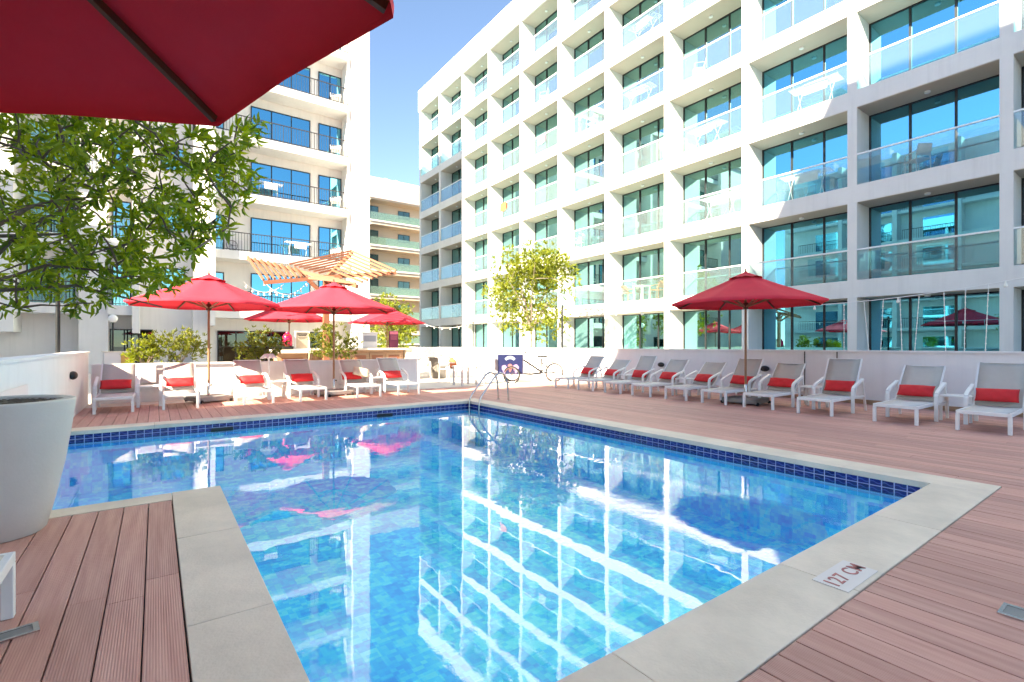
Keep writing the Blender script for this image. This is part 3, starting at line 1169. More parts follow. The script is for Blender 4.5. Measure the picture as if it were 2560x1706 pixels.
for px in (2012, 2093):
    t = (px - 1280) / 1231.6
    d_ = 12.2 / (t * 0.810 + 0.586)
    y = d_ * (0.810 - t * 0.586)
    build(MB().tube([(12.19, y, 0.05), (12.19, y, 1.13)], 0.012, 6), 'conduit', 'rail_dark', pw, loc=PL)

lw = empty('garden_wall', (-1.27, 9, 0), 0, 'white rendered wall to the left of the pool behind the planter', 'wall')
LL = Vector((1.27, -9, 0))
build(MB().box(-1.38, -1.155, 4.2, 13.75, -0.1, 1.08), 'wall_body', 'wall_plaster', lw, loc=LL)
build(MB().box(-1.40, -1.13, 4.2, 13.77, 1.08, 1.11), 'wall_cap', 'wall_plaster', lw, loc=LL)
link('wall_light', lme, lw, LL + Vector((-1.12, 11.0, 0.74)))
# pale glazed access panel let into it
gp = MB().box(-1.150, -1.142, 5.9, 7.55, 0.25, 0.82)
build(gp, 'glazed_panel', 'machine_white', lw, loc=LL)

bw = empty('low_wall', (2.6, 13.75, 0), 0, 'low grey-white planter wall behind the left loungers', 'wall')
QL = Vector((-2.6, -13.75, 0))
build(MB().box(-1.1, 6.35, 13.62, 13.85, -0.1, 0.80), 'wall_body', 'wall_plaster', bw, loc=QL)
build(MB().box(-1.1, 6.38, 13.58, 13.89, 0.80, 0.84), 'wall_cap', 'wall_plaster', bw, loc=QL)

# ================================================================== LOUNGERS
LW = 0.59


def make_lounger(back_deg):
    """local x runs from foot to head"""
    e = empty('sun_lounger')
    hy = LW / 2
    f = MB()
    for s in (-1, 1):
        f.beam((0.0, s * (hy - 0.02), 0.27), (1.22, s * (hy - 0.02), 0.27), 0.035, 0.05)
    f.beam((0.0175, -hy + 0.0375, 0.27), (0.0175, hy - 0.0375, 0.27), 0.035, 0.05)
    f.beam((1.20, -hy + 0.0375, 0.27), (1.20, hy - 0.0375, 0.27), 0.035, 0.045)
    f.beam((0.62, -hy + 0.0375, 0.262), (0.62, hy - 0.0375, 0.262), 0.03, 0.03)
    build(f, 'seat_frame', 'white_metal', e, bevel=0.004)
    for s in (-1, 1):
        build(MB().box(0.0, 0.045, s * (hy - 0.02) - 0.0225, s * (hy - 0.02) + 0.0225, 0, 0.2448), 'leg', 'white_metal', e, bevel=0.005)
        # arm: front leg, rounded elbow, sloping rest, raked rear leg
        y = s * (hy + 0.035)
        pts = [(0.80, y, 0.0), (0.80, y, 0.40), (0.815, y, 0.445), (0.86, y, 0.475), (1.0, y, 0.525), (1.27, y, 0.60)]
        a = MB()
        for p, q in zip(pts[:-1], pts[1:]):
            a.beam(p, q, 0.05, 0.035)
        arm = build(a, 'armrest', 'white_metal', e)
        b = MB()
        b.beam((1.25, y, 0.585), (1.43, y, 0.0), 0.035, 0.035)
        b.beam((0.80, y, 0.28), (1.335, y, 0.28), 0.03, 0.03)
        build(b, 'rear_leg', 'white_metal', e)
    seat = MB()
    n = 10
    vs, fs = [], []
    for i in range(n + 1):
        x = 0.03 + 1.0 * i / n
        for j, yy in enumerate((-hy + 0.045, 0, hy - 0.045)):
            vs.append((x, yy, 0.298 - (0.010 if j == 1 else 0)))
    for i in range(n):
        for j in range(2):
            fs.append((i * 3 + j, (i + 1) * 3 + j, (i + 1) * 3 + j + 1, i * 3 + j + 1))
    seat.add(vs, fs)
    so_ = build(seat, 'seat_sling', 'sling_white', e, smooth=True)
    sd = so_.modifiers.new('thickness', 'SOLIDIFY')
    sd.thickness = 0.008
    a = R(back_deg)
    c, s_ = math.cos(a), math.sin(a)
    L0 = 0.76
    bk = MB()
    vs, fs = [], []
    for i in range(n + 1):
        u = L0 * i / n
        for j, yy in enumerate((-hy + 0.03, -0.12, 0.12, hy - 0.03)):
            sag = 0.014 * (1 if j in (1, 2) else 0)
            vs.append((1.02 + u * c + sag * s_, yy, 0.305 + u * s_ - sag * c))
    for i in range(n):
        for j in range(3):
            fs.append((i * 4 + j, (i + 1) * 4 + j, (i + 1) * 4 + j + 1, i * 4 + j + 1))
    bk.add(vs, fs)
    bo = build(bk, 'backrest_sling', 'sling_grey', e, smooth=True)
    sd = bo.modifiers.new('thickness', 'SOLIDIFY')
    sd.thickness = 0.008
    bf = MB()
    for s in (-1, 1):
        bf.beam((1.01, s * (hy - 0.015), 0.285), (1.02 + L0 * c, s * (hy - 0.015), 0.30 + L0 * s_), 0.022, 0.028, up=(-s_, 0, c))
    bf.beam((1.02 + (L0 + .008) * c, -hy + 0.004, 0.30 + (L0 + .008) * s_), (1.02 + (L0 + .008) * c, hy - 0.004, 0.30 + (L0 + .008) * s_), 0.022, 0.018)
    for s in (-1, 1):
        bf.beam((1.02 + 0.42 * c, s * 0.2, 0.29 + 0.42 * s_), (1.19, s * 0.2, 0.27), 0.018, 0.018)
    build(bf, 'backrest_frame', 'white_metal', e)
    return e


def pillow_mesh(material, w=0.50, h=0.24, t=0.13, seed=0):
    n, m = 18, 12
    r_ = random.Random(seed)
    vs, fs = [], []
    ph = r_.uniform(0, 6)
    for side in (1, -1):
        for j in range(m + 1):
            for i in range(n + 1):
                u, v = -1 + 2 * i / n, -1 + 2 * j / m
                e = max(0.0, (1 - abs(u) ** 3.2)) ** 0.5 * max(0.0, (1 - abs(v) ** 2.6)) ** 0.55
                pin = 1 - 0.05 * (abs(u) * abs(v)) ** 0.5
                wr = 0.006 * math.sin(7 * u + ph) * math.cos(5 * v + ph) * e
                vs.append((side * (t / 2 * e) + wr, u * w / 2 * (1 - 0.04 * (1 - v * v)), v * h / 2 * (1 - 0.06 * (1 - u * u)) * pin))
    o = (n + 1) * (m + 1)
    for k in (0, 1):
        for j in range(m):
            for i in range(n):
                a = k * o + j * (n + 1) + i
                fs.append((a, a + 1, a + n + 2, a + n + 1))
    mb = MB().add(vs, fs)
    me = mb.mesh('pillow', material)
    bm = bmesh.new()
    bm.from_mesh(me)
    bmesh.ops.remove_doubles(bm, verts=bm.verts[:], dist=0.0008)
    bmesh.ops.recalc_face_normals(bm, faces=bm.faces[:])
    bm.to_mesh(me)
    bm.free()
    me.polygons.foreach_set('use_smooth', [True] * len(me.polygons))
    return me


PIL = [pillow_mesh('pillow_red', seed=i) for i in range(4)]
PIL_C = pillow_mesh('pillow_cream', w=0.40, h=0.30, t=0.12, seed=9)
protos = {}


def lounger_at(x, y, rz, deg, label, group):
    if deg not in protos:
        protos[deg] = make_lounger(deg)
        o = protos[deg]
    else:
        o = copy_tree(protos[deg])
    o.location = (x, y, 0.0012)
    o.rotation_euler = (0, 0, rz)
    tag(o, label, 'sun lounger', group)
    return o


def pillow_on(x, y, rz, deg, label, me, group, dy=0.0, lift=0.0, tilt=0.0):
    a = R(deg)
    px_, pz_ = 1.02 + 0.14 * math.cos(a) - 0.075 * math.sin(a), 0.305 + 0.14 * math.sin(a) + 0.075 * math.cos(a) + 0.008
    o = link('lumbar_pillow', me)
    o.location = (x + math.cos(rz) * px_ - math.sin(rz) * dy, y + math.sin(rz) * px_ + math.cos(rz) * dy, pz_ + lift)
    o.rotation_euler = Matrix.Rotation(rz, 3, 'Z').to_4x4().to_euler()
    q = Matrix.Rotation(rz, 4, 'Z') @ Matrix.Rotation(-(math.pi / 2 - a), 4, 'Y').inverted() @ Matrix.Rotation(tilt, 4, 'X')
    o.rotation_euler = q.to_euler()
    tag(o, label, 'pillow', group)
    return o


def gpt(px, py):
    d_ = 1231.6 * H / (py - 863)
    return w2(px, None, d_)


# row along the parapet wall: front-right legs in the photo give the spacing
right_legs = [(2532, 1089), (2296, 1065), (2074, 1044), (1922.5, 1028), (1801, 1016), (1692, 1006), (1604, 996), (1519, 988.5)]
ys = []
for (a, b) in right_legs:
    p = gpt(a, b)
    ys.append((p.x, p.y + LW / 2))
xs_m = 9.56
ys = [q[1] for q in ys]
step = (ys[-1] - ys[-3]) / 2
ys = ys + [ys[-1] + 0.95, ys[-1] + 1.95]
degs = [60, 49, 62, 46, 56, 43, 48, 58, 42, 52]
wall_lab = ['grey-backed white sun lounger cut by the right edge of the photo',
            'second sun lounger from the right edge, beside a small side table',
            'third sun lounger from the right edge, by the thin wall conduit',
            'sun lounger just right of the free-standing parasol pole by the wall',
            'sun lounger just left of the free-standing parasol pole by the wall',
            'fifth sun lounger along the wall from the ice cream tricycle',
            'fourth sun lounger along the wall from the ice cream tricycle',
            'third sun lounger along the wall from the ice cream tricycle',
            'second sun lounger along the wall from the ice cream tricycle',
            'sun lounger nearest the ice cream tricycle in the wall row']
pil_lab = [s.replace('grey-backed white sun lounger', 'red lumbar pillow on the lounger').replace('sun lounger', 'lounger') for s in wall_lab]
pil_lab = [('red pillow on the ' + s) if not s.startswith('red') else s for s in pil_lab]
for i, y in enumerate(ys):
    dx = rnd.uniform(-0.04, 0.04)
    dr = rnd.uniform(-0.055, 0.055)
    lounger_at(xs_m + dx, y, dr, degs[i], wall_lab[i], 'sun loungers along the white wall')
    pillow_on(xs_m + dx, y, dr, degs[i], pil_lab[i], PIL[i % 4], 'red pillows on the wall loungers',
              dy=rnd.uniform(-0.03, 0.03), tilt=rnd.uniform(-0.03, 0.03))

# row at the far left end of the pool, heads to the low wall
left_legs = [((232, 1037), (334, 1032.5)), ((406.6, 1026), (497, 1021)), ((609, 1013), (688, 1010)),
             ((749.6, 1005.8), (820, 1001)), ((892, 997), (956, 992)), ((1001, 991.5), (1058, 987))]
left_lab = ['leftmost sun lounger of the poolside row, next to the white wall',
            'sun lounger left of the first parasol base in the poolside row',
            'sun lounger right of the first parasol base in the poolside row',
            'sun lounger left of the second parasol base in the poolside row',
            'sun lounger holding a cream cushion in the poolside row',
            'rightmost sun lounger of the poolside row beside the dining corner']
ldeg = [46, 46, 50, 50, 46, 50]
LPOS = []
for i, (a, b) in enumerate(left_legs):
    p, q = gpt(*a), gpt(*b)
    c = (p + q) / 2
    y = 11.55 if i < 3 else 11.5
    LPOS.append((c.x, y))
    lounger_at(c.x, y, R(90) + rnd.uniform(-0.03, 0.03), ldeg[i], left_lab[i], 'sun loungers at the far end of the pool')
    pillow_on(c.x, y, R(90), ldeg[i], 'red pillow on the ' + left_lab[i].replace('sun lounger', 'lounger'), PIL[(i + 1) % 4],
              'red pillows on the far loungers', dy=rnd.uniform(-0.03, 0.03) + (0.10 if i == 4 else 0))
x5, y5 = LPOS[4]
o = pillow_on(x5, y5, R(90), 46, 'square cream cushion leaning over a red pillow on a poolside lounger', PIL_C, None, dy=-0.12, lift=0.10, tilt=0.35)
o.name = 'square_cushion'
o.location.y -= 0.13

# foot of one more lounger at the lower left corner of the photo
o = copy_tree(protos[62])
q = gpt(22, 1545)
o.location = (q.x - 0.02 - 0.27 * math.sin(0.0), q.y, 0.0012)
o.rotation_euler = (0, 0, R(180))
o.location = (q.x + 0.02, q.y - LW / 2 + 0.02, 0.0012)
tag(o, 'white metal lounger foot poking in at the lower left corner', 'sun lounger', None)
if 'group' in o:
    del o['group']

# ---- side tables
def side_table():
    e = empty('side_table')
    build(MB().box(-0.21, 0.21, -0.21, 0.21, 0.395, 0.42), 'table_top', 'white_metal', e, bevel=0.006)
    for sx in (-1, 1):
        for sy in (-1, 1):
            build(MB().box(sx * 0.185 - 0.018, sx * 0.185 + 0.018, sy * 0.185 - 0.018, sy * 0.185 + 0.018, 0, 0.3945), 'leg', 'white_metal', e)
    return e


st = side_table()
tabs = [((ys[0] + ys[1]) / 2, 10.75, 'low white side table between the two rightmost wall loungers'),
        ((ys[2] + ys[3]) / 2, 10.75, 'low white side table right of the wall parasol pole'),
        ((ys[5] + ys[6]) / 2, 10.75, 'low white side table between the fourth and fifth wall loungers from the tricycle'),
        ((ys[7] + ys[8]) / 2, 10.75, 'low white side table between the second and third wall loungers from the tricycle'),
        (12.55, (LPOS[0][0] + LPOS[1][0]) / 2, 'low white side table between the two leftmost poolside loungers'),
        (12.55, (LPOS[2][0] + LPOS[3][0]) / 2, 'low white side table holding a small white palm stand'),
        (12.5, (LPOS[4][0] + LPOS[5][0]) / 2, 'low white side table between the two rightmost poolside loungers')]
TPOS = []
for i, (a, b, lab) in enumerate(tabs):
    o = st if i == 0 else copy_tree(st)
    o.location = (b, a, 0.0012)
    TPOS.append(o.location.copy())
    tag(o, lab, 'side table', 'low white side tables between loungers')

# ================================================================== PARASOLS
def make_umbrella(rim=2.13, apex=2.78, Ru=1.56, base=True):
    e = empty('parasol')
    NSEG = 8
    can = MB()
    nr, nsub = 9, 6
    r_in = 0.16
    vs, fs = [], []
    tot = NSEG * nsub
    for i in range(nr + 1):
        u = i / nr
        for k in range(tot):
            an = 2 * math.pi * k / tot
            seg = 2 * math.pi / NSEG
            off = (an % seg) - seg / 2
            polyr = math.cos(seg / 2) / math.cos(off)
            mid = 1 - abs(off) / (seg / 2)
            rr2 = r_in + (Ru - r_in) * u
            sagin = 1 - 0.008 * mid * u * u
            rad = rr2 * polyr * sagin
            z = apex - 0.05 - (apex - 0.05 - rim) * (u ** 0.92) - 0.022 * mid * math.sin(math.pi * u) + 0.008 * mid * u ** 4
            vs.append((rad * math.cos(an), rad * math.sin(an), z))
    for i in range(nr):
        for k in range(tot):
            k2 = (k + 1) % tot
            fs.append((i * tot + k, i * tot + k2, (i + 1) * tot + k2, (i + 1) * tot + k))
    # turned-down hem
    base_i = nr * tot
    for k in range(tot):
        v = vs[base_i + k]
        vs.append((v[0] * 0.998, v[1] * 0.998, v[2] - 0.035))
    for k in range(tot):
        k2 = (k + 1) % tot
        fs.append((base_i + k, base_i + k2, base_i + tot + k2, base_i + tot + k))
    can.add(vs, fs)
    co = build(can, 'canopy', 'canopy_red', e)
    m2 = co.data
    m2.polygons.foreach_set('use_smooth', [True] * len(m2.polygons))
    # vent cap
    vt = MB()
    vs, fs = [], []
    for i in range(5):
        u = i / 4
        for k in range(tot):
            an = 2 * math.pi * k / tot
            seg = 2 * math.pi / NSEG
            off = (an % seg) - seg / 2
            polyr = math.cos(seg / 2) / math.cos(off)
            mid = 1 - abs(off) / (seg / 2)
            rad = (0.02 + 0.33 * u) * polyr
            z = apex + 0.035 - 0.145 * u ** 0.9 + 0.025 * mid * u ** 2
            vs.append((rad * math.cos(an), rad * math.sin(an), z))
    for i in range(4):
        for k in range(tot):
            k2 = (k + 1) % tot
            fs.append((i * tot + k, i * tot + k2, (i + 1) * tot + k2, (i + 1) * tot + k))
    vt.add(vs, fs)
    vo = build(vt, 'vent_cap', 'canopy_red', co, smooth=False)
    vo.data.polygons.foreach_set('use_smooth', [True] * len(vo.data.polygons))
    for k in range(NSEG):
        an = 2 * math.pi * k / NSEG
        c, s_ = math.cos(an), math.sin(an)
        rb_ = MB().beam((0.05 * c, 0.05 * s_, apex - 0.10), (Ru * 0.985 * c, Ru * 0.985 * s_, rim - 0.012), 0.022, 0.03)
        ro = build(rb_, 'rib', 'wood_dark', e)
        zz = apex - 0.10 + (rim - 0.012 - (apex - 0.10)) * 0.55
        build(MB().beam((0.05 * c, 0.05 * s_, rim - 0.06), (Ru * 0.55 * c, Ru * 0.55 * s_, zz - 0.02), 0.018, 0.024), 'strut', 'wood_pole', ro)
    build(MB().tube([(0, 0, 0.10), (0, 0, apex - 0.02)], 0.024, 12), 'pole', 'wood_pole', e, smooth=True)
    build(MB().lathe([(0.025, -0.10), (0.055, -0.09), (0.06, 0.0), (0.05, 0.04), (0.025, 0.05)], 14, (0, 0, rim - 0.02)), 'hub', 'wood_dark', e, smooth=True)
    build(MB().lathe([(0.02, 0), (0.028, 0.02), (0.012, 0.05), (0.02, 0.075), (0.001, 0.10)], 10, (0, 0, apex + 0.02)), 'finial', 'wood_dark', e, smooth=True)
    b = MB()
    b.box(-0.36, 0.36, -0.36, 0.36, 0.03, 0.13)
    bo_ = build(b, 'base', 'grey_base', e, bevel=0.02)
    for sx in (-1, 1):
        for sy in (-1, 1):
            build(MB().tube([(sx * 0.30 - 0.02, sy * 0.365, 0.035), (sx * 0.30 + 0.02, sy * 0.365, 0.035)], 0.034, 10), 'wheel', 'rubber', bo_)
    build(MB().lathe([(0.05, 0.13), (0.05, 0.15), (0.034, 0.16), (0.034, 0.40), (0.026, 0.41)], 14), 'pole_socket', 'steel', e, smooth=True)
    build(MB().tube([(0.03, 0, 0.36), (0.075, 0, 0.36)], 0.014, 8), 'clamp_knob', 'black_plastic', e)
    return e


umb = make_umbrella()
ups = [(1864, 1009, 0.10, 'red parasol standing alone among the loungers by the white wall'),
       (522, 1004, 0.35, 'leftmost red parasol over the far loungers'),
       (834.5, 988, 0.20, 'red parasol in front of the pergola post over the far loungers')]
for i, (a, b, rz, lab) in enumerate(ups):
    p = gpt(a, b)
    o = umb if i == 0 else copy_tree(umb)
    o.location = (p.x, p.y, 0.0012)
    o.rotation_euler = (0, 0, rz)
    tag(o, lab, 'parasol', 'open red parasols')
for (a, d_, rz, lab, sc) in ((723, 17.4, 0.1, 'red parasol at the back behind the drinks counter', 0.93), (968, 19.6, 0.3, 'red parasol at the back beside the lime green tree', 0.96)):
    p = w2(a, None, d_)
    o = copy_tree(umb)
    o.location = (p.x, p.y, 0.004)
    o.rotation_euler = (0, 0, rz)
    o.scale = (sc, sc, 1)
    tag(o, lab, 'parasol', 'open red parasols')
near = make_umbrella(rim=2.25, apex=2.92)
near.location = (-0.98, 1.54, 0.0012)
near.rotation_euler = (0, 0, R(39.3))
tag(near, 'large dark red parasol overhead, seen from below at the upper left', 'parasol', 'open red parasols')

# ================================================================== POOL LADDER
lad = empty('pool_ladder', (6.38, 9.15, 0), 0, 'bent steel ladder rails at the far corner of the pool', 'ladder')
for y in (-0.2, 0.2):
    pts = [(0.0, y, 0.0), (-0.03, y, 0.40), (-0.06, y, 0.52), (-0.13, y, 0.60), (-0.22, y, 0.63), (-0.31, y, 0.60), (-0.40, y, 0.52),
           (-0.70, y, 0.16), (-0.76, y, 0.06), (-0.775, y, -0.05), (-0.775, y, -0.95)]
    fine = []
    for p, q in zip(pts[:-1], pts[1:]):
        for k in range(3):
            fine.append(Vector(p).lerp(Vector(q), k / 3))
    fine.append(Vector(pts[-1]))
    ro = build(MB().tube(fine, 0.021, 10), 'rail', 'steel', lad, smooth=True)
    build(MB().lathe([(0.045, 0.005), (0.045, 0.012), (0.024, 0.02)], 14, (0, y, 0)), 'foot_flange', 'steel', ro, smooth=True)
for z in (-0.33, -0.6, -0.87):
    build(MB().box(-0.81, -0.74, -0.19, 0.19, z - 0.012, z + 0.012), 'rung', 'steel', lad)

# ================================================================== PLANTS
def leaves_mesh(centres, dirs, length, width, seed, curl=0.25):
    """many folded leaf blades as one mesh; centres = leaf base points, dirs = pointing directions"""
    r_ = np.random.default_rng(seed)
    n = len(centres)
    L_ = length * r_.uniform(0.5, 1.3, n)
    Wd = width * r_.uniform(0.75, 1.15, n)
    d = dirs / np.linalg.norm(dirs, axis=1, keepdims=True)
    rv = r_.normal(size=(n, 3))
    side = np.cross(d, rv)
    side /= np.linalg.norm(side, axis=1, keepdims=True) + 1e-9
    up = np.cross(side, d)
    tpl = [(0, 0, 0), (0.33, 0.85, 0.10), (0.33, -0.85, 0.10), (0.68, 0.75, 0.05), (0.68, -0.75, 0.05), (1.0, 0, -curl), (0.35, 0, 0.0), (0.7, 0, -0.07)]
    P = np.zeros((n, 8, 3))
    for k, (a, b, c) in enumerate(tpl):
        P[:, k] = centres + d * (a * L_)[:, None] + side * (b * Wd / 2)[:, None] + up * (c * L_)[:, None]
    faces = [(0, 6, 1), (0, 2, 6), (1, 6, 7, 3), (2, 4, 7, 6), (3, 7, 5), (4, 5, 7)]
    V = P.reshape(-1, 3)
    tri, loops, starts, totals = [], [], [], []
    fl = np.array([i for f in faces for i in f])
    ft = np.array([len(f) for f in faces])
    LI = (np.arange(n)[:, None] * 8 + fl[None, :]).ravel()
    LT = np.tile(ft, n)
    LS = np.concatenate([[0], np.cumsum(LT)[:-1]])
    me = bpy.data.meshes.new('leaves')
    me.vertices.add(len(V))
    me.vertices.foreach_set('co', V.ravel())
    me.loops.add(len(LI))
    me.loops.foreach_set('vertex_index', LI.astype(np.int32))
    me.polygons.add(len(LT))
    me.polygons.foreach_set('loop_start', LS.astype(np.int32))
    me.polygons.foreach_set('loop_total', LT.astype(np.int32))
    me.update(calc_edges=True)
    me.validate()
    return me


def grow(root_pts, targets, seed, r0=0.03):
    """limbs and twigs: each target is joined to the nearest earlier branch point with a bowed twig"""
    r_ = random.Random(seed)
    mb = MB()
    pts = [Vector(p) for p in root_pts]
    order = sorted(targets, key=lambda t: min((Vector(t) - p).length for p in pts))
    for t in order:
        t = Vector(t)
        b = min(pts, key=lambda p: (t - p).length)
        dlen = (t - b).length
        if dlen < 0.05:
            continue
        mid = b.lerp(t, 0.5) + Vector((r_.uniform(-1, 1), r_.uniform(-1, 1), r_.uniform(0.0, 1))) * dlen * 0.12
        ra = min(r0, 0.006 + 0.012 * dlen)
        mb.tube([b, mid, t], [ra, ra * 0.75, ra * 0.45], 5, cap=False)
        pts.append(mid)
        pts.append(t)
    return mb


def crown_clusters(n, centre, radii, seed, rotz=0.0, hollow=0.35, lumps=9, lump_r=0.42):
    """cluster points gathered in uneven lumps inside an ellipsoid"""
    r_ = np.random.default_rng(seed)
    lc = []
    while len(lc) < lumps:
        p = r_.uniform(-1, 1, 3)
        if hollow < np.linalg.norm(p) < 0.86:
            lc.append(p)
    out = []
    while len(out) < n:
        c = lc[r_.integers(lumps)]
        p = c + r_.normal(size=3) * lump_r * 0.55
        if np.linalg.norm(p) < 1.08:
            out.append(p)
    P = np.array(out) * np.array(radii)
    cz, sz = math.cos(rotz), math.sin(rotz)
    P = np.stack([P[:, 0] * cz - P[:, 1] * sz, P[:, 0] * sz + P[:, 1] * cz, P[:, 2]], 1)
    return P + np.array(centre)


def rosettes(P, k, centre, seed, out_bias=0.9, up_bias=0.15):
    r_ = np.random.default_rng(seed)
    C = np.repeat(P, k, axis=0)
    D = r_.normal(size=(len(C), 3))
    o = C - np.array(centre)
    o /= np.linalg.norm(o, axis=1, keepdims=True) + 1e-9
    D = D / np.linalg.norm(D, axis=1, keepdims=True) + o * out_bias + np.array([0, 0, up_bias])
    C = C + r_.normal(size=C.shape) * 0.012
    return C, D


# ---- big white pot with the leafy tree at the left
POT = Vector((-0.855, 4.62, 0.0012))
pot = empty('planter_pot', POT, 0, 'big smooth white tapering planter pot on the left deck', 'planter')
prof = [(0.235, 0.0), (0.25, 0.015), (0.295, 0.20), (0.345, 0.45), (0.38, 0.70), (0.40, 0.85), (0.40, 0.875), (0.393, 0.883),
        (0.345, 0.883), (0.335, 0.875), (0.33, 0.76)]
build(MB().lathe(prof, 64), 'pot_body', 'pot_white', pot, smooth=True)
build(MB().lathe([(0.001, 0.835), (0.331, 0.835), (0.331, 0.78), (0.001, 0.78)], 40), 'soil', 'soil', pot)
peb = MB()
for i in range(420):
    a, q = rnd.uniform(0, 6.283), 0.305 * math.sqrt(rnd.random())
    s0 = rnd.uniform(0.014, 0.032)
    k0 = len(peb.v)
    peb.ball((0, 0, 0), s0, 6, 4, sz=0.6)
    sx, an = rnd.uniform(0.8, 1.7), rnd.uniform(0, 3.14)
    ca, sa = math.cos(an), math.sin(an)
    for j in range(k0, len(peb.v)):
        v = peb.v[j]
        x_, y_ = v[0] * sx, v[1]
        peb.v[j] = (x_ * ca - y_ * sa + q * math.cos(a), x_ * sa + y_ * ca + q * math.sin(a), v[2] + 0.842 + rnd.uniform(0, 0.012))
po = build(peb, 'pebbles', 'pebble', pot, smooth=True)
po['kind'] = 'stuff'

tree = empty('potted_tree', (POT.x - 0.16, POT.y - 0.02, 0.836), 0, 'leafy green tree in the big white pot, hanging over the left', 'tree')
TB = Vector((POT.x - 0.16, POT.y - 0.02, 0.836))
cen = w3(150, 455, 3.9)
cenl = cen - TB
cl = crown_clusters(800, (0, 0, 0), (1.62, 1.15, 1.02), 5, -YAW, hollow=0.2, lumps=26, lump_r=0.42)
cl = cl + np.array(cenl)
# sparse drooping sprays on the lower and right side, as in the photo
spr = []
for (px, py, n) in ((40, 745, 5), (175, 765, 4), (90, 690, 10), (300, 700, 12), (380, 690, 12), (470, 620, 16), (520, 560, 12), (600, 440, 10), (612, 330, 10),
                    (560, 400, 14), (250, 740, 6), (430, 700, 7), (590, 500, 4), (330, 640, 18), (200, 650, 18), (60, 600, 18), (420, 540, 18), (500, 420, 18)):
    for _ in range(n):
        p = w3(px + rnd.gauss(0, 22), py + rnd.gauss(0, 18), 3.7 + rnd.gauss(0, 0.3)) - TB
        spr.append(tuple(p))
keep = []
for p in cl:      # clear the drooping fringe below the photo's leaf line
    wpt = Vector(p) + TB
    d_ = wpt.x * 0.586 + wpt.y * 0.81
    lat = wpt.x * 0.81 - wpt.y * 0.586
    px, py = 1280 + lat / d_ * 1231.6, 863 - (wpt.z - H) / d_ * 1231.6
    lim = 735 if px < 220 else 735 - (px - 220) * 0.20
    if px > 480:
        lim = 683 - (px - 480) * 1.6
    if py < lim and px < 625 and d_ > 2.3:
        keep.append(p)
cl = np.array(keep + spr)
C, D = rosettes(cl, 8, cenl, 3, out_bias=0.45, up_bias=-0.05)
lm = leaves_mesh(C, D, 0.088, 0.028, 4)
lm.materials.append(M['leaf_dark'])
link('crown', lm, tree)
tr_pts = [(0, 0, 0), (-0.03, 0.02, 0.35), (-0.02, 0.10, 0.75), (0.03, 0.25, 1.15)]
tk = MB().tube(tr_pts, [0.05, 0.042, 0.036, 0.028], 8)
limbs = [Vector(p) for p in tr_pts[2:]]
for k, dv in enumerate([(0.9, 0.2, 0.25), (0.5, 0.9, 0.5), (-0.4, 0.5, 0.7), (0.2, -0.5, 0.6), (0.6, 0.6, 0.9), (-0.7, 0.9, 0.2), (1.2, 0.7, 0.0), (0.8, 1.2, 0.1)]):
    b = limbs[k % 2]
    e_ = b + Vector(dv) * 0.9
    mid = b.lerp(e_, 0.5) + Vector((0, 0, 0.12))
    tk.tube([b, mid, e_], [0.016, 0.011, 0.006], 6)
    limbs += [mid, e_]
build(tk, 'trunk', 'bark', tree, smooth=True)
sub = cl[rng.permutation(len(cl))[:330]]
build(grow(limbs, [tuple(p) for p in sub], 2, 0.012), 'twigs', 'bark', tree)['kind'] = 'stuff'


def yard_tree(name, label, loc, h, cr, ch, nclus, leaf, matl, seed, stems=5, lean=0.0, k=9, lumps=18, trunk_r=0.07):
    e = empty(name, loc, 0, label, 'tree')
    cz = h - ch
    cl_ = crown_clusters(nclus, (0, 0, cz), (cr, cr, ch), seed, 0, hollow=0.15, lumps=lumps, lump_r=0.40)
    C, D = rosettes(cl_, k, (0, 0, cz - ch * 0.4), seed + 1, out_bias=0.5, up_bias=0.25)
    lm_ = leaves_mesh(C, D, leaf, leaf * 0.38, seed + 2)
    lm_.materials.append(M[matl])
    link('crown', lm_, e)
    tk_ = MB()
    r_ = random.Random(seed)
    pts = []
    z0 = cz - ch * 0.75
    tk_.tube([(0, 0, 0), (0.02, 0.01, z0 * 0.5), (0, 0, z0)], [trunk_r, trunk_r * 0.8, trunk_r * 0.65], 8)
    for i in range(stems):
        an = 2 * math.pi * i / stems + r_.uniform(-0.4, 0.4)
        q = Vector((math.cos(an) * cr * 0.5, math.sin(an) * cr * 0.5, cz + r_.uniform(-0.2, 0.6) * ch))
        m2 = Vector((0, 0, z0)).lerp(q, 0.5) + Vector((0, 0, 0.1 * ch))
        tk_.tube([(0, 0, z0), m2, q], [trunk_r * 0.55, trunk_r * 0.4, trunk_r * 0.15], 6)
        pts += [m2, q]
    build(tk_, 'trunk', 'bark_pale', e, smooth=True)
    s_ = cl_[np.random.default_rng(seed).permutation(len(cl_))[:160]]
    build(grow(pts, [tuple(p) for p in s_], seed, trunk_r * 0.25), 'twigs', 'bark_pale', e)['kind'] = 'stuff'
    return e


p = w2(1328, None, 21.6)
yard_tree('courtyard_tree', 'lime green tree behind the white wall in front of the hotel', (p.x, p.y, -0.1), 5.75, 2.1, 2.1, 1700, 0.14, 'leaf_lime', 21, stems=7, lumps=24)
p = w2(975, None, 25.5)
yard_tree('courtyard_tree', 'lime green tree beside the bar in the gap between buildings', (p.x, p.y, -0.1), 4.0, 1.35, 1.7, 650, 0.15, 'leaf_lime', 31, stems=6, lumps=12, trunk_r=0.05)


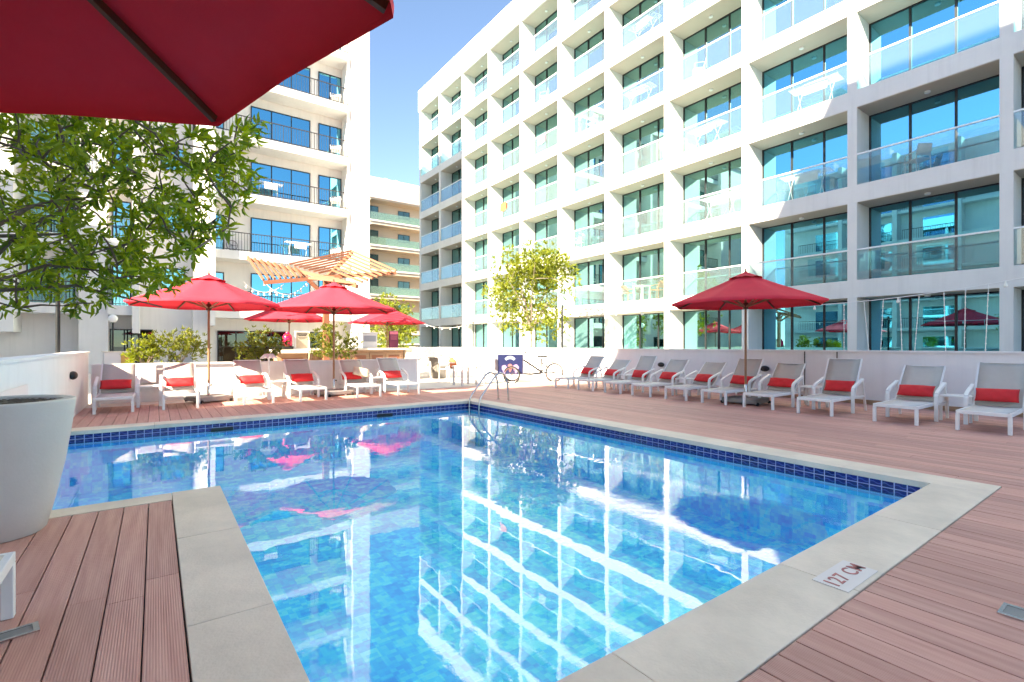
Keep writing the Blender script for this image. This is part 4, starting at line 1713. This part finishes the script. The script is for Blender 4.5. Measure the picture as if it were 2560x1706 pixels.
def shrub(label, loc, w_, h, n, matl, seed, leaf=0.085, potw=0.34, pot_h=0.32, potm='terracotta', flat=0.6):
    e = empty('potted_shrub', loc, 0, label, 'plant', 'shrubs in pots on the low wall')
    pm_ = MB().lathe([(potw * 0.34, 0), (potw * 0.5, pot_h), (potw * 0.45, pot_h), (potw * 0.43, pot_h - 0.04), (0.001, pot_h - 0.04)], 18)
    build(pm_, 'pot', potm, e, smooth=True)
    cz = pot_h + h * 0.55
    cl_ = crown_clusters(n, (0, 0, cz), (w_ / 2, w_ / 2 * flat, h / 2), seed, 0, hollow=0.1, lumps=14, lump_r=0.45)
    C, D = rosettes(cl_, 8, (0, 0, cz - h * 0.5), seed, out_bias=0.8, up_bias=0.35)
    lm_ = leaves_mesh(C, D, leaf, leaf * 0.36, seed)
    lm_.materials.append(M[matl])
    link('foliage', lm_, e)
    tk_ = MB()
    r_ = random.Random(seed)
    for i in range(9):
        q = cl_[r_.randrange(len(cl_))]
        tk_.tube([(r_.uniform(-.05, .05), r_.uniform(-.05, .05), pot_h - 0.05), (q[0] * 0.5, q[1] * 0.5, cz * 0.8), tuple(q)], [0.012, 0.009, 0.004], 5)
    build(tk_, 'stems', 'bark_pale', e)
    return e


SHY = 14.35
stand = [(-0.28, 1.02), (0.35, 1.15), (2.35, 1.35), (4.30, 1.25)]
shrub('small bright yellow-green shrub in a clay pot near the left wall', (-0.22, SHY, 0.44), 0.85, 0.85, 150, 'leaf_lime', 41)
shrub('wide olive green shrub left of the first parasol pole', (0.45, SHY + 0.1, 0.44), 1.35, 0.95, 260, 'leaf_olive', 42, potm='pot_white')
shrub('dark olive shrub right of the first parasol pole', (2.22, SHY + 0.1, 0.40), 1.35, 1.05, 280, 'leaf_olive', 43)
shrub('dark shrub at the foot of the timber pergola post', (4.22, SHY + 0.3, 0.40), 1.5, 1.10, 300, 'leaf_olive', 44)
# raised bed behind the low wall that carries the pots
bed = build(MB().box(-1.0, 5.6, 13.95, 15.1, -0.1, 0.36), 'planter_bed', 'wall_plaster')
bed.location = (0, 0, 0)
tag(bed, 'raised white bed behind the low wall carrying the potted shrubs', 'planter')
for o in bpy.data.objects:
    if o.name.startswith('potted_shrub'):
        o.location.z = 0.361
p = w2(368, None, 11.2)
wb = build(MB().box(p.x - 0.17, p.x + 0.17, 13.42, 13.575, 0.42, 0.80), 'white_box', 'machine_white', bevel=0.008)
tag(wb, 'plain white box fixed to the low wall between the two left loungers', 'box')

# ================================================================== BAR
bar = empty('bar_counter', (5.2, 16.6, 0), 0, 'timber panelled bar counter under the pergola', 'bar')
BRL = Vector((-5.2, -16.6, 0))
build(MB().box(4.1, 7.2, 16.62, 17.2, -0.01, 1.08), 'counter_body', 'wood_bar', bar, loc=BRL)
build(MB().box(3.98, 7.55, 16.45, 17.3, 1.08, 1.15), 'counter_top', 'counter_top', bar, loc=BRL)
x = 4.16
while x < 7.1:
    build(MB().box(x, x + 0.55, 16.585, 16.62, 0.1, 0.98), 'panel', 'wood_bar', bar, bevel=0.012, loc=BRL)
    build(MB().box(x + 0.08, x + 0.47, 16.572, 16.585, 0.18, 0.90), 'panel', 'wood_pale', bar, loc=BRL)
    x += 0.6
build(MB().box(7.26, 7.50, 16.5, 17.2, -0.01, 1.08), 'counter_post', 'counter_top', bar, loc=BRL)
bar2 = empty('drinks_counter', (3.4, 16.3, 0), 0, 'pale serving counter with a thick white top left of the bar', 'counter')
B2 = Vector((-3.4, -16.3, 0))
build(MB().box(2.98, 3.85, 16.25, 16.8, -0.01, 1.0), 'counter_body', 'wood_bar', bar2, loc=B2)
build(MB().box(2.85, 3.97, 16.1, 16.9, 1.0, 1.11), 'counter_top', 'counter_top', bar2, loc=B2)
build(MB().box(3.1, 3.72, 16.235, 16.25, 0.15, 0.85), 'panel', 'wood_pale', bar2, loc=B2)

# drink dispenser
p = w2(716, None, 15.4)
dd = empty('drink_dispenser', (p.x, 16.45, 1.111), 0, 'bright red drink dispenser on the pale serving counter', 'dispenser')
build(MB().box(-0.15, 0.15, -0.15, 0.15, 0, 0.10), 'stand', 'black_plastic', dd)
build(MB().lathe([(0.13, 0.10), (0.14, 0.13), (0.14, 0.38), (0.12, 0.44), (0.06, 0.50), (0.05, 0.54), (0.001, 0.55)], 18), 'tank', 'drink_red', dd, smooth=True)
build(MB().box(-0.03, 0.03, -0.19, -0.145, 0.12, 0.17), 'tap', 'black_plastic', dd)
# framed menu board on the counter
p = w2(755, None, 15.6)
mbd = empty('menu_board', (p.x, 16.5, 1.111), 0.1, 'white framed menu board beside the red drink dispenser', 'sign')
fr = MB()
fr.box(-0.23, 0.23, -0.02, 0.02, 0, 0.04)
fr.box(-0.23, 0.23, -0.02, 0.02, 0.54, 0.58)
fr.box(-0.23, -0.19, -0.02, 0.02, 0.04, 0.54)
fr.box(0.19, 0.23, -0.02, 0.02, 0.04, 0.54)
build(fr, 'frame', 'white_metal', mbd)
build(MB().box(-0.19, 0.19, -0.008, 0.008, 0.04, 0.54), 'board', 'sign_tan', mbd)
tx = MB()
for k, (z0, wd) in enumerate(((0.47, 0.15), (0.42, 0.12), (0.37, 0.14), (0.33, 0.10))):
    tx.box(-wd, wd, -0.011, -0.0085, z0, z0 + (0.03 if k < 2 else 0.012))
build(tx, 'print', 'frame_dark', mbd)
# pink headed display on the bar
p = w2(974, None, 18.0)
ds = empty('display_sign', (p.x, 16.85, 1.151), 0.1, 'dark display sign with a pink header on the bar', 'sign')
build(MB().box(-0.17, 0.17, -0.04, 0.04, 0, 0.60), 'case', 'sign_maroon', ds)
build(MB().box(-0.16, 0.16, -0.046, -0.041, 0.48, 0.585), 'header', 'sign_pink', ds)
tx = MB()
for k in range(4):
    tx.box(-0.12, 0.12, -0.045, -0.0415, 0.30 + k * 0.04, 0.312 + k * 0.04)
build(tx, 'print', 'sign_pink', ds)
p = w2(905, None, 17.6)
mc = empty('drinks_machine', (p.x, 16.85, 1.151), 0.1, 'pale boxy drinks machine behind the bar shrub', 'machine')
build(MB().box(-0.28, 0.28, -0.2, 0.2, 0, 0.5), 'body', 'machine_white', mc, bevel=0.02)
build(MB().box(-0.22, 0.22, -0.21, -0.201, 0.22, 0.42), 'front_panel', 'cart_grey', mc)
build(MB().box(-0.30, 0.30, -0.22, 0.22, 0.5, 0.54), 'lid', 'machine_white', mc)

# ---- timber umbrella-shaped pergola
PP = w2(815, None, 15.6)
pg = empty('timber_pergola', (PP.x, PP.y, 0), 0, 'pale timber pergola with slatted wings on one post above the parasols', 'pergola')
GL = Vector((-PP.x, -PP.y, 0))


def zp(zx, zy, d_):
    return w3(600 + zx * 0.17857, 610 + zy * 0.17857, d_)


hub_ = zp(1205, 440, 15.6)
post = MB()
post.beam((PP.x, PP.y, -0.01), (PP.x, PP.y, hub_.z), 0.17, 0.17)
build(post, 'post', 'wood_pale', pg, loc=GL)
A_, B_, C_, D_, E_ = zp(110, 180, 16.6), zp(690, 285, 15.9), zp(1570, 95, 17.3), zp(2185, 375, 16.6), zp(1640, 560, 14.6)
F_, G_ = zp(330, 505, 14.6), zp(960, 480, 15.0)


def slats(p0, p1, q0, q1, n, w_=0.055, h_=0.06):
    for i in range(n):
        u = i / (n - 1)
        build(MB().beam(p0.lerp(p1, u), q0.lerp(q1, u), w_, h_), 'slat', 'wood_pale', pg, loc=GL)


beams = MB()
for a, b in ((A_, hub_), (F_, hub_), (C_, hub_), (D_, hub_ + Vector((0, 0, 0.02))), (E_, hub_)):
    beams.beam(a + Vector((0, 0, -0.08)), b + Vector((0, 0, -0.08)), 0.08, 0.11)
build(beams, 'rafter', 'wood_pale', pg, loc=GL)
slats(A_, A_.lerp(hub_, 0.62), F_, F_.lerp(hub_, 0.60), 8)
slats(B_, B_.lerp(hub_, 0.80), C_, C_.lerp(hub_, 0.80), 7)
slats(C_.lerp(hub_, 0.02), C_.lerp(hub_, 0.80), D_, E_.lerp(D_, 0.12), 8)
slats(E_.lerp(hub_, 0.05), E_.lerp(hub_, 0.7), G_.lerp(hub_, 0.0), G_.lerp(hub_, 0.7), 5)
br = MB()
for q in (A_.lerp(hub_, 0.72), C_.lerp(hub_, 0.7), E_.lerp(hub_, 0.55), F_.lerp(hub_, 0.7)):
    br.beam((PP.x, PP.y, hub_.z - 0.7), q + Vector((0, 0, -0.12)), 0.07, 0.09)
build(br, 'brace', 'wood_pale', pg, loc=GL)

# ================================================================== DINING CORNER
def cafe_chair(material='chair_white', back=0.85):
    e = empty('cafe_chair')
    build(MB().box(-0.22, 0.22, -0.22, 0.22, 0.43, 0.455), 'seat', material, e, bevel=0.01)
    b = MB()
    n = 8
    vs, fs = [], []
    for i in range(n + 1):
        yy = -0.21 + 0.42 * i / n
        bow = 0.03 * (1 - (2 * i / n - 1) ** 2)
        for (xx, zz) in ((0.20 + bow, 0.52), (0.25 + bow, 0.70), (0.28 + bow, back)):
            vs.append((xx, yy, zz))
    for i in range(n):
        for j in range(2):
            fs.append((i * 3 + j, i * 3 + j + 1, (i + 1) * 3 + j + 1, (i + 1) * 3 + j))
    b.add(vs, fs)
    bo = build(b, 'backrest', material, e, smooth=True)
    sd = bo.modifiers.new('thickness', 'SOLIDIFY')
    sd.thickness = 0.02
    for sx in (-1, 1):
        for sy in (-1, 1):
            top = 0.43 if sx < 0 else 0.60
            build(MB().tube([(sx * 0.22, sy * 0.21, 0), (sx * 0.20, sy * 0.20, top)], 0.014, 6), 'leg', material, e)
    for sy in (-1, 1):
        build(MB().tube([(-0.20, sy * 0.215, 0.44), (-0.19, sy * 0.225, 0.62), (-0.15, sy * 0.23, 0.64), (0.24, sy * 0.22, 0.66)], 0.014, 6), 'armrest', material, e)
    return e


ch = cafe_chair()
chairs = [(1062, 17.8, 2.6, 'white cafe chair at the left end of the dining corner'),
          (1096, 20.3, -1.2, 'white cafe chair behind the grey dining table'),
          (1120, 16.6, 3.6, 'white cafe chair with the orange cushion in the dining corner'),
          (1212, 15.9, 0.2, 'white cafe chair next to the ice cream tricycle'),
          (1022, 20.5, 1.9, 'white cafe chair beside the bar post')]
for i, (px, d_, rz, lab) in enumerate(chairs):
    o = ch if i == 0 else copy_tree(ch)
    p = w2(px, None, d_)
    o.location = (p.x, p.y, 0.005)
    o.rotation_euler = (0, 0, rz)
    tag(o, lab, 'chair', 'white cafe chairs')


def table(label, loc, w_, h, material, legm, slableg=False):
    e = empty('dining_table', loc, 0, label, 'table')
    build(MB().box(-w_ / 2, w_ / 2, -w_ / 2, w_ / 2, h - 0.04, h), 'table_top', material, e, bevel=0.008)
    if slableg:
        build(MB().box(-w_ / 2 + 0.02, -w_ / 2 + 0.35, -w_ / 2 + 0.05, w_ / 2 - 0.05, 0, h - 0.041), 'pedestal', legm, e)
    else:
        for sx in (-1, 1):
            for sy in (-1, 1):
                build(MB().box(sx * (w_ / 2 - 0.05) - 0.025, sx * (w_ / 2 - 0.05) + 0.025, sy * (w_ / 2 - 0.05) - 0.025, sy * (w_ / 2 - 0.05) + 0.025, 0, h - 0.041), 'leg', legm, e)
    return e


p = w2(1108, None, 18.7)
table('grey stone-look dining table on a slab pedestal near the bar', (p.x, p.y, 0.005), 0.85, 0.78, 'grey_table', 'grey_table', True)
p = w2(1163, None, 15.3)
table('white square dining table in front of the ice cream tricycle', (p.x, p.y, 0.005), 0.62, 0.60, 'chair_white', 'chair_white')
p = w2(1027, None, 19.0)
table('small white round-edged table beside the end of the bar', (p.x, p.y, 0.005), 0.55, 0.74, 'chair_white', 'chair_white')
p = w2(1128, None, 16.6)
ob = MB().ball((0, 0, 0.17), 0.17, 16, 10)
ob.v = [(v[0] * 0.5, v[1], v[2]) for v in ob.v]
ob = build(ob, 'round_cushion', 'cloth_orange', None, smooth=True, loc=(p.x + 0.02, p.y, 0.462))
ob.rotation_euler = (0, 0, 0.9)
tag(ob, 'round orange cushion standing on a white cafe chair', 'cushion')

# ---- ice cream tricycle by the wall
TC = w2(1273, None, 16.4)
tri = empty('ice_cream_tricycle', (TC.x, TC.y, 0.004), -YAW, 'ice cream tricycle with a dark blue printed front box by the wall', 'tricycle')
bx = MB().box(-0.47, 0.47, -0.30, 0.45, 0.28, 0.98)
box_o = build(bx, 'cold_box', 'cart_grey', tri, bevel=0.03)
build(MB().box(-0.50, 0.50, -0.33, 0.48, 0.981, 1.06), 'lid', 'cart_grey', box_o, bevel=0.02)
build(MB().box(-0.37, 0.44, -0.312, -0.302, 0.30, 0.93), 'front_panel', 'cart_blue', box_o)
arc = MB()
ou, inn = [], []
for i in range(13):
    an = R(150) - R(120) * i / 12
    ou.append((0.03 + 0.20 * math.cos(an), -0.3125, 0.70 + 0.19 * math.sin(an)))
    inn.append((0.03 + 0.14 * math.cos(an), -0.3125, 0.68 + 0.11 * math.sin(an)))
arc.poly(ou + inn[::-1], 0.002, (0, -1, 0))
build(arc, 'printed_banner', 'print_white', box_o)
for k, (dx, dz, mt, rr0) in enumerate(((-0.16, 0.50, 'print_lilac', 0.085), (0.03, 0.55, 'print_pink', 0.075), (0.22, 0.51, 'print_lilac', 0.095))):
    fl = MB()
    n = 18
    fl.poly([(0.0 + dx + rr0 * (1 + 0.10 * math.cos(5 * 2 * math.pi * i / n)) * math.cos(2 * math.pi * i / n), -0.3125, dz + rr0 * 1.1 * math.sin(2 * math.pi * i / n)) for i in range(n)], 0.002, (0, -1, 0))
    fl.poly([(dx - 0.06, -0.3128, dz - 0.05), (dx + 0.06, -0.3128, dz - 0.05), (dx + 0.02, -0.3128, dz - 0.19), (dx - 0.02, -0.3128, dz - 0.19)], 0.002, (0, -1, 0))
    build(fl, 'printed_ice', mt, box_o)


def wheel(parent, c, Rr, axis):
    w_ = build(MB().torus(c, axis, Rr, 0.022), 'wheel', 'rubber', parent, smooth=True)
    build(MB().torus(c, axis, Rr - 0.032, 0.012), 'rim', 'steel', w_, smooth=True)
    sp_ = MB()
    ax = Vector(axis).normalized()
    a0 = Vector((0, 0, 1))
    u = ax.cross(a0).normalized()
    v_ = ax.cross(u)
    for i in range(16):
        an = 2 * math.pi * i / 16
        sp_.tube([Vector(c), Vector(c) + (u * math.cos(an) + v_ * math.sin(an)) * (Rr - 0.03)], 0.003, 4)
    build(sp_, 'spokes', 'steel', w_)
    build(MB().tube([Vector(c) - ax * 0.04, Vector(c) + ax * 0.04], 0.025, 8), 'hub', 'steel', w_)


wheel(tri, (0.08, -0.36, 0.27), 0.27, (0.25, 1, 0))
wheel(tri, (0.1, 0.52, 0.27), 0.27, (0.25, 1, 0))
RW = (1.55, 0.55, 0.30)
wheel(tri, RW, 0.31, (-0.25, 1, 0))
fr = MB()
fr.tube([(0.1, 0.1, 0.30), (0.75, 0.25, 0.26), (1.12, 0.38, 0.30)], 0.034, 8)
fr.tube([(0.47, 0.2, 0.75), (0.85, 0.3, 0.5), (1.12, 0.38, 0.30)], 0.032, 8)
fr.tube([(1.12, 0.38, 0.30), (1.10, 0.40, 0.80)], 0.028, 8)
fr.tube([(1.12, 0.43, 0.30), (1.55, 0.60, 0.30)], 0.02, 6)
fr.tube([(1.10, 0.43, 0.66), (1.55, 0.60, 0.30)], 0.02, 6)
fr.tube([(1.12, 0.35, 0.30), (1.55, 0.50, 0.30)], 0.02, 6)
build(fr, 'frame', 'cart_frame', tri, smooth=True)
sd_ = MB().poly([(0.95, 0.36, 0.83), (1.25, 0.33, 0.82), (1.31, 0.45, 0.84), (1.25, 0.53, 0.82), (0.95, 0.44, 0.83)], 0.06, (0, 0, 1))
build(sd_, 'saddle', 'black_plastic', tri, bevel=0.015)
hb = MB().tube([(0.52, -0.25, 0.96), (0.58, -0.2, 1.02), (0.58, 0.4, 1.02), (0.52, 0.45, 0.96)], 0.014, 8)
build(hb, 'handlebar', 'black_plastic', tri, smooth=True)
pd = MB()
pd.torus((1.12, 0.33, 0.30), (-0.25, 1, 0), 0.09, 0.012)
pd.tube([(1.12, 0.30, 0.30), (1.20, 0.28, 0.17)], 0.012, 6)
pd.tube([(1.12, 0.44, 0.30), (1.04, 0.46, 0.43)], 0.012, 6)
pd.box(1.16, 1.24, 0.20, 0.28, 0.155, 0.18)
pd.box(1.0, 1.08, 0.46, 0.54, 0.415, 0.44)
build(pd, 'pedals', 'black_plastic', tri)
mg = MB()
for i in range(11):
    an = R(20) + R(140) * i / 10
    pass
mg.tube([Vector(RW) + Vector((math.cos(R(15 + 15 * i)) * 0.36, math.cos(R(15 + 15 * i)) * 0.09, math.sin(R(15 + 15 * i)) * 0.36)) for i in range(11)], 0.02, 6)
build(mg, 'mudguard', 'cart_frame', tri, smooth=True)
# canvas cover hung behind the box
cv = MB()
vs, fs = [], []
for i in range(9):
    an = R(90) * i / 8
    for yy in (-0.22, 0.40):
        vs.append((0.475 + 0.22 * math.sin(an), yy, 0.30 + 0.62 * math.cos(an)))
for i in range(8):
    fs.append((2 * i, 2 * i + 1, 2 * i + 3, 2 * i + 2))
cv.add(vs, fs)
cvo = build(cv, 'canvas_cover', 'cart_cover', box_o, smooth=True)
sd = cvo.modifiers.new('thickness', 'SOLIDIFY')
sd.thickness = 0.01

# ================================================================== LAMP POSTS AND STRING LIGHTS
def post_thing(label, loc, h, r=0.035):
    e = empty('light_pole', loc, 0, label, 'pole', 'black poles behind the walls')
    build(MB().tube([(0, 0, 0), (0, 0, h)], r, 10), 'pole', 'frame_dark', e, smooth=True)
    build(MB().lathe([(0.10, 0), (0.10, 0.015), (r + 0.01, 0.03)], 12), 'base_plate', 'frame_dark', e)
    build(MB().lathe([(r, h), (r + 0.008, h + 0.01), (0.001, h + 0.03)], 10), 'cap', 'frame_dark', e)
    return e


post_thing('black pole behind the wall left of the free-standing parasol pole', (12.52, 7.62, -0.1), 2.55)
post_thing('black pole behind the wall just right of the lime tree', (12.52, 14.05, -0.1), 2.85)
post_thing('black pole rising behind the left wall under the leaves', (-1.48, 12.45, -0.1), 2.9)


def globe_lamp(label, loc, h):
    e = empty('globe_lamp', loc, 0, label, 'lamp post', 'white globe lamp posts')
    build(MB().tube([(0, 0, 0), (0, 0, h - 0.15)], 0.03, 8), 'pole', 'frame_dark', e)
    build(MB().lathe([(0.05, h - 0.17), (0.07, h - 0.13), (0.04, h - 0.12)], 10), 'collar', 'frame_dark', e)
    build(MB().ball((0, 0, h), 0.155, 18, 12), 'globe', 'lamp_globe', e, smooth=True)
    return e


globe_lamp('white globe lamp post behind the wall near the dining corner', (12.62, 20.7, -0.1), 2.6)
p = w2(282, None, 18.5)
globe_lamp('white globe lamp post beyond the left wall under the tree', (p.x, p.y, -0.012), 2.25)


def string_light(label, a, b, sag, nb, drop=0.09, drops=None):
    a, b = Vector(a), Vector(b)
    e = empty('string_light', a, 0, label, 'string lights', 'festoon string lights')
    n = 24
    pts = []
    for i in range(n + 1):
        u = i / n
        q = a.lerp(b, u)
        q.z -= sag * 4 * u * (1 - u)
        pts.append(q - a)
    build(MB().tube(pts, 0.009, 5), 'cable', 'cable_white', e)
    for i in range(nb):
        u = (i + 0.5) / nb
        q = a.lerp(b, u) - a
        q.z -= sag * 4 * u * (1 - u)
        bm_ = MB().lathe([(0.012, 0), (0.014, -0.04), (0.03, -0.075), (0.028, -0.10), (0.001, -0.12)], 8, q)
        build(bm_, 'bulb', 'bulb', e, smooth=True)
    if drops:
        for (u, L_, dx) in drops:
            q = a.lerp(b, u) - a
            q.z -= sag * 4 * u * (1 - u)
            dm_ = MB().tube([q, q + Vector((0, dx, -L_))], 0.006, 4)
            for j in range(12):
                dm_.ball(q + Vector((0, dx, -L_)) * ((j + 0.5) / 12), 0.014, 5, 4)
            build(dm_, 'hanging_strand', 'cable_white', e)
    return e


string_light('string lights along the hotel front right of the parasol, with hanging strands', (12.55, 7.62, 2.35), (12.55, 1.2, 2.55), 0.25, 4,
             drops=[(0.47, 1.25, 0), (0.53, 1.2, -0.1), (0.585, 1.2, 0.05), (0.63, 1.25, -0.04), (0.68, 1.25, 0.08), (0.74, 1.3, -0.03), (0.79, 1.35, 0.02), (0.84, 1.4, 0.05)])
string_light('string lights between the two black poles behind the wall', (12.55, 14.05, 2.65), (12.55, 7.62, 2.4), 0.2, 6)
string_light('string lights sagging from the globe lamp toward the lime tree', (12.6, 20.7, 2.35), (12.55, 27.0, 2.7), 0.35, 7)
string_light('string lights hanging in front of the cream block left of the pergola', (2.2, 17.2, 3.2), (3.4, 17.4, 3.25), 0.3, 7)
string_light('string lights hanging under the pergola in front of the blue window', (2.7, 17.2, 3.35), (4.1, 17.0, 3.4), 0.5, 8)

# small white stand with a frilled top beside the left loungers
ps = empty('white_stand', (TPOS[5].x - 0.12, TPOS[5].y + 0.42, 0.0012), 0, 'slim white stand with a frilled flower-like top between poolside loungers', 'stand')
build(MB().tube([(0, 0, 0), (0, 0, 0.93)], 0.02, 8), 'post', 'white_metal', ps)
fl = MB()
for k in range(10):
    an = 2 * math.pi * k / 10
    c, s_ = math.cos(an), math.sin(an)
    fl.tube([(0, 0, 0.95), (0.09 * c, 0.09 * s_, 1.0), (0.19 * c, 0.19 * s_, 0.93)], [0.035, 0.045, 0.012], 6)
build(fl, 'frilled_top', 'cloth_white', ps, smooth=True)
build(MB().lathe([(0.13, 0), (0.13, 0.012), (0.03, 0.03)], 14), 'foot', 'white_metal', ps)

# ================================================================== THINGS ON BALCONIES
def drying_rack():
    e = empty('drying_rack')
    f = MB()
    for s in (-1, 1):
        f.tube([(-0.28, s * 0.55, 0), (0.25, s * 0.55, 0.88)], 0.012, 5)
        f.tube([(0.28, s * 0.55, 0), (-0.25, s * 0.55, 0.88)], 0.012, 5)
    build(f, 'legs', 'rail_white', e)
    t_ = MB()
    for k in range(9):
        x = -0.3 + 0.6 * k / 8
        t_.tube([(x, -0.85, 0.9), (x, 0.85, 0.9)], 0.006, 4)
    for yy in (-0.85, 0.85):
        t_.tube([(-0.3, yy, 0.9), (0.3, yy, 0.9)], 0.01, 4)
    build(t_, 'rack_top', 'rail_white', e)
    cl_ = MB()
    cl_.box(-0.26, 0.1, -0.5, 0.3, 0.906, 0.915)
    cl_.box(-0.274, -0.262, -0.5, 0.3, 0.55, 0.915)
    build(cl_, 'laundry', 'cloth_white', e)
    return e


dr0 = drying_rack()
WORDS = {1: 'first', 2: 'second', 3: 'third', 4: 'fourth', 5: 'fifth', 6: 'top'}
BAYN = {1: 'right-edge bay', 2: 'third bay from the right', 3: 'third full bay from the right', 4: 'fourth full bay from the right', 5: 'fifth bay', 6: 'sixth bay'}
# (bay index from the near end, storey): bay 2 starts at the column left of the right edge
racks = [(3, 3, 'first'), (3, 2, 'x'), (4, 3, 'x'), (4, 2, 'x'), (5, 5, 'x'), (5, 4, 'x')]
rlab = ['white drying rack on the third-storey balcony one bay left of the widest bay',
        'white drying rack on the second-storey balcony above the wall parasol, right bay',
        'white drying rack on the third-storey balcony two bays left of the widest bay',
        'white drying rack on the second-storey balcony above the wall parasol, left bay',
        'white drying rack with laundry high on the fifth-storey hotel balcony',
        'white drying rack with laundry on the fourth-storey hotel balcony',
        'drying rack on a middle hotel balcony above the lime tree',
        'low drying rack on the third-storey balcony of the widest bay']
for i, (bi, f, _) in enumerate(racks):
    o = dr0 if i == 0 else copy_tree(dr0)
    o.location = (WF + 0.5, YC[bi] + FT + 1.15 + 0.3 * (i % 3), 0.3 + FH * f + 0.002)
    o.rotation_euler = (0, 0, rnd.uniform(-0.15, 0.15))
    o.scale = (1, 0.9, 1)
    tag(o, rlab[i], 'drying rack', 'drying racks on hotel balconies')
wc = cafe_chair('wicker', 0.82)
bw_ch = [(5, 1, 0.75, 0.5, 'left'), (5, 1, 2.45, -2.6, 'right')]
for i, (bi, f, dy, rz, sd_) in enumerate(bw_ch):
    o = wc if i == 0 else copy_tree(wc)
    o.location = (WF + 0.5, YC[bi] + FT + dy, 0.3 + FH * f + 0.002)
    o.rotation_euler = (0, 0, math.pi / 2 if i else -math.pi / 2)
    tag(o, 'brown wicker chair on the %s side of the low hotel balcony with a table' % ('left' if i else 'right'), 'chair', 'wicker chairs on the low hotel balcony')
table('white table between two wicker chairs on a low hotel balcony', (WF + 0.5, YC[5] + FT + 1.62, 0.3 + FH + 0.002), 0.6, 0.72, 'chair_white', 'chair_white')
cb = [(8, 1, 'white chair on the first hotel balcony left of the lime tree crown'),
      (9, 2, 'white chair on the second-storey balcony two bays left of the lime tree'),
      (6, 4, 'white chair on the fourth-storey hotel balcony above the lime tree'),
      (4, 4, 'white chair on the fourth-storey balcony two bays left of the widest bay'),
      (6, 2, 'white chair on the second-storey balcony right above the lime tree'),
      (10, 1, 'white chair on the lowest shaded balcony at the far hotel end'),
      (7, 5, 'white chair high on the fifth-storey balcony in the middle of the hotel'),
      (2, 2, 'white chair behind the glass of the second-storey widest bay')]
for i, (bi, f, lab) in enumerate(cb):
    o = copy_tree(ch)
    o.location = (WF + 0.5, YC[bi] + FT + rnd.uniform(0.6, 2.6), 0.3 + FH * f + 0.002)
    o.rotation_euler = (0, 0, rnd.uniform(-2.5, 2.5))
    tag(o, lab, 'chair', 'white chairs on hotel balconies')
cloth_at = [(7, 4, 'cloth_mauve', 'mauve cloth hung over the fourth-storey balcony rail of the hotel middle'), (3, 5, 'cloth_white', 'white towel over the fifth-storey rail above the widest bays'),
            (8, 3, 'cloth_orange', 'orange towel over a third-storey rail near the far hotel end')]
for (bi, f, mt, lab) in cloth_at:
    y0_, z0_ = YC[bi] + FT + rnd.uniform(0.5, 2.0), 0.3 + FH * f
    cm_ = MB()
    vs, fs = [], []
    for i in range(11):
        yy = 0.62 * i / 10
        wv = 0.012 * math.sin(i * 1.7)
        for (xx, zz) in ((-0.03 + wv, 0.45 + 0.03 * math.sin(i)), (-0.012 + wv, 0.80), (0.0, 0.992), (0.075, 0.992), (0.09 - wv, 0.6)):
            vs.append((xx, yy, zz))
    for i in range(10):
        for j in range(4):
            fs.append((i * 5 + j, i * 5 + j + 1, (i + 1) * 5 + j + 1, (i + 1) * 5 + j))
    cm_.add(vs, fs)
    o = build(cm_, 'hanging_towel', mt, None, smooth=True, loc=(WF, y0_, z0_))
    tag(o, lab, 'towel')
# balcony furniture on the cream block
k = 0
for f in range(1, 6):
    o = copy_tree(ch)
    o.location = (8.45, AY + 0.55, 3.0 * f + 0.002)
    o.rotation_euler = (0, 0, R(70))
    o.scale = (1.25, 1.25, 1.1)
    tag(o, 'white plastic chair at the right end of the %s balcony of the cream block' % ['lowest', 'second', 'third', 'fourth', 'fifth'][f - 1], 'chair', 'white chairs on the cream block')
for f in (2, 3):
    ac = empty('air_conditioner', (3.3, AY + 0.75, 3.0 * f + 0.002), 0, 'white air conditioner unit on the %s balcony of the cream block, left side' % ('second' if f == 2 else 'third'), 'air conditioner', 'air conditioners on the cream block')
    build(MB().box(-0.42, 0.42, -0.15, 0.15, 0.08, 0.72), 'case', 'machine_white', ac, bevel=0.02)
    build(MB().torus((-0.1, -0.155, 0.40), (0, 1, 0), 0.25, 0.02, 20, 5), 'fan_grille', 'grey_base', ac)
    fb = MB()
    for q_ in range(5):
        an = 2 * math.pi * q_ / 5
        fb.beam((-0.1, -0.153, 0.40), (-0.1 + 0.22 * math.cos(an), -0.153, 0.40 + 0.22 * math.sin(an)), 0.09, 0.006)
    build(fb, 'fan_blades', 'frame_dark', ac)
for (f, x0_, lab) in ((3, 4.9, 'drying rack with washing on the third balcony of the cream block'), (2, 6.4, 'drying rack on the second balcony of the cream block')):
    o = copy_tree(dr0)
    o.location = (x0_, AY + 0.6, 3.0 * f + 0.002)
    o.rotation_euler = (0, 0, R(90))
    o.scale = (1, 0.8, 1)
    tag(o, lab, 'drying rack', 'drying racks on the cream block')

# service cabinet beyond the left wall
p = w2(298, None, 16.8)
sc_ = empty('service_cabinet', (p.x, p.y, -0.011), 0.15, 'white service cabinet with an orange side panel near the globe lamp', 'cabinet')
build(MB().box(-0.42, 0.25, -0.25, 0.25, 0, 1.02), 'body', 'machine_white', sc_, bevel=0.01)
build(MB().box(0.02, 0.24, -0.262, -0.251, 0.08, 0.95), 'side_panel', 'crate_yellow', sc_)
build(MB().box(-0.45, 0.28, -0.28, 0.28, 1.021, 1.05), 'cabinet_top', 'counter_top', sc_)
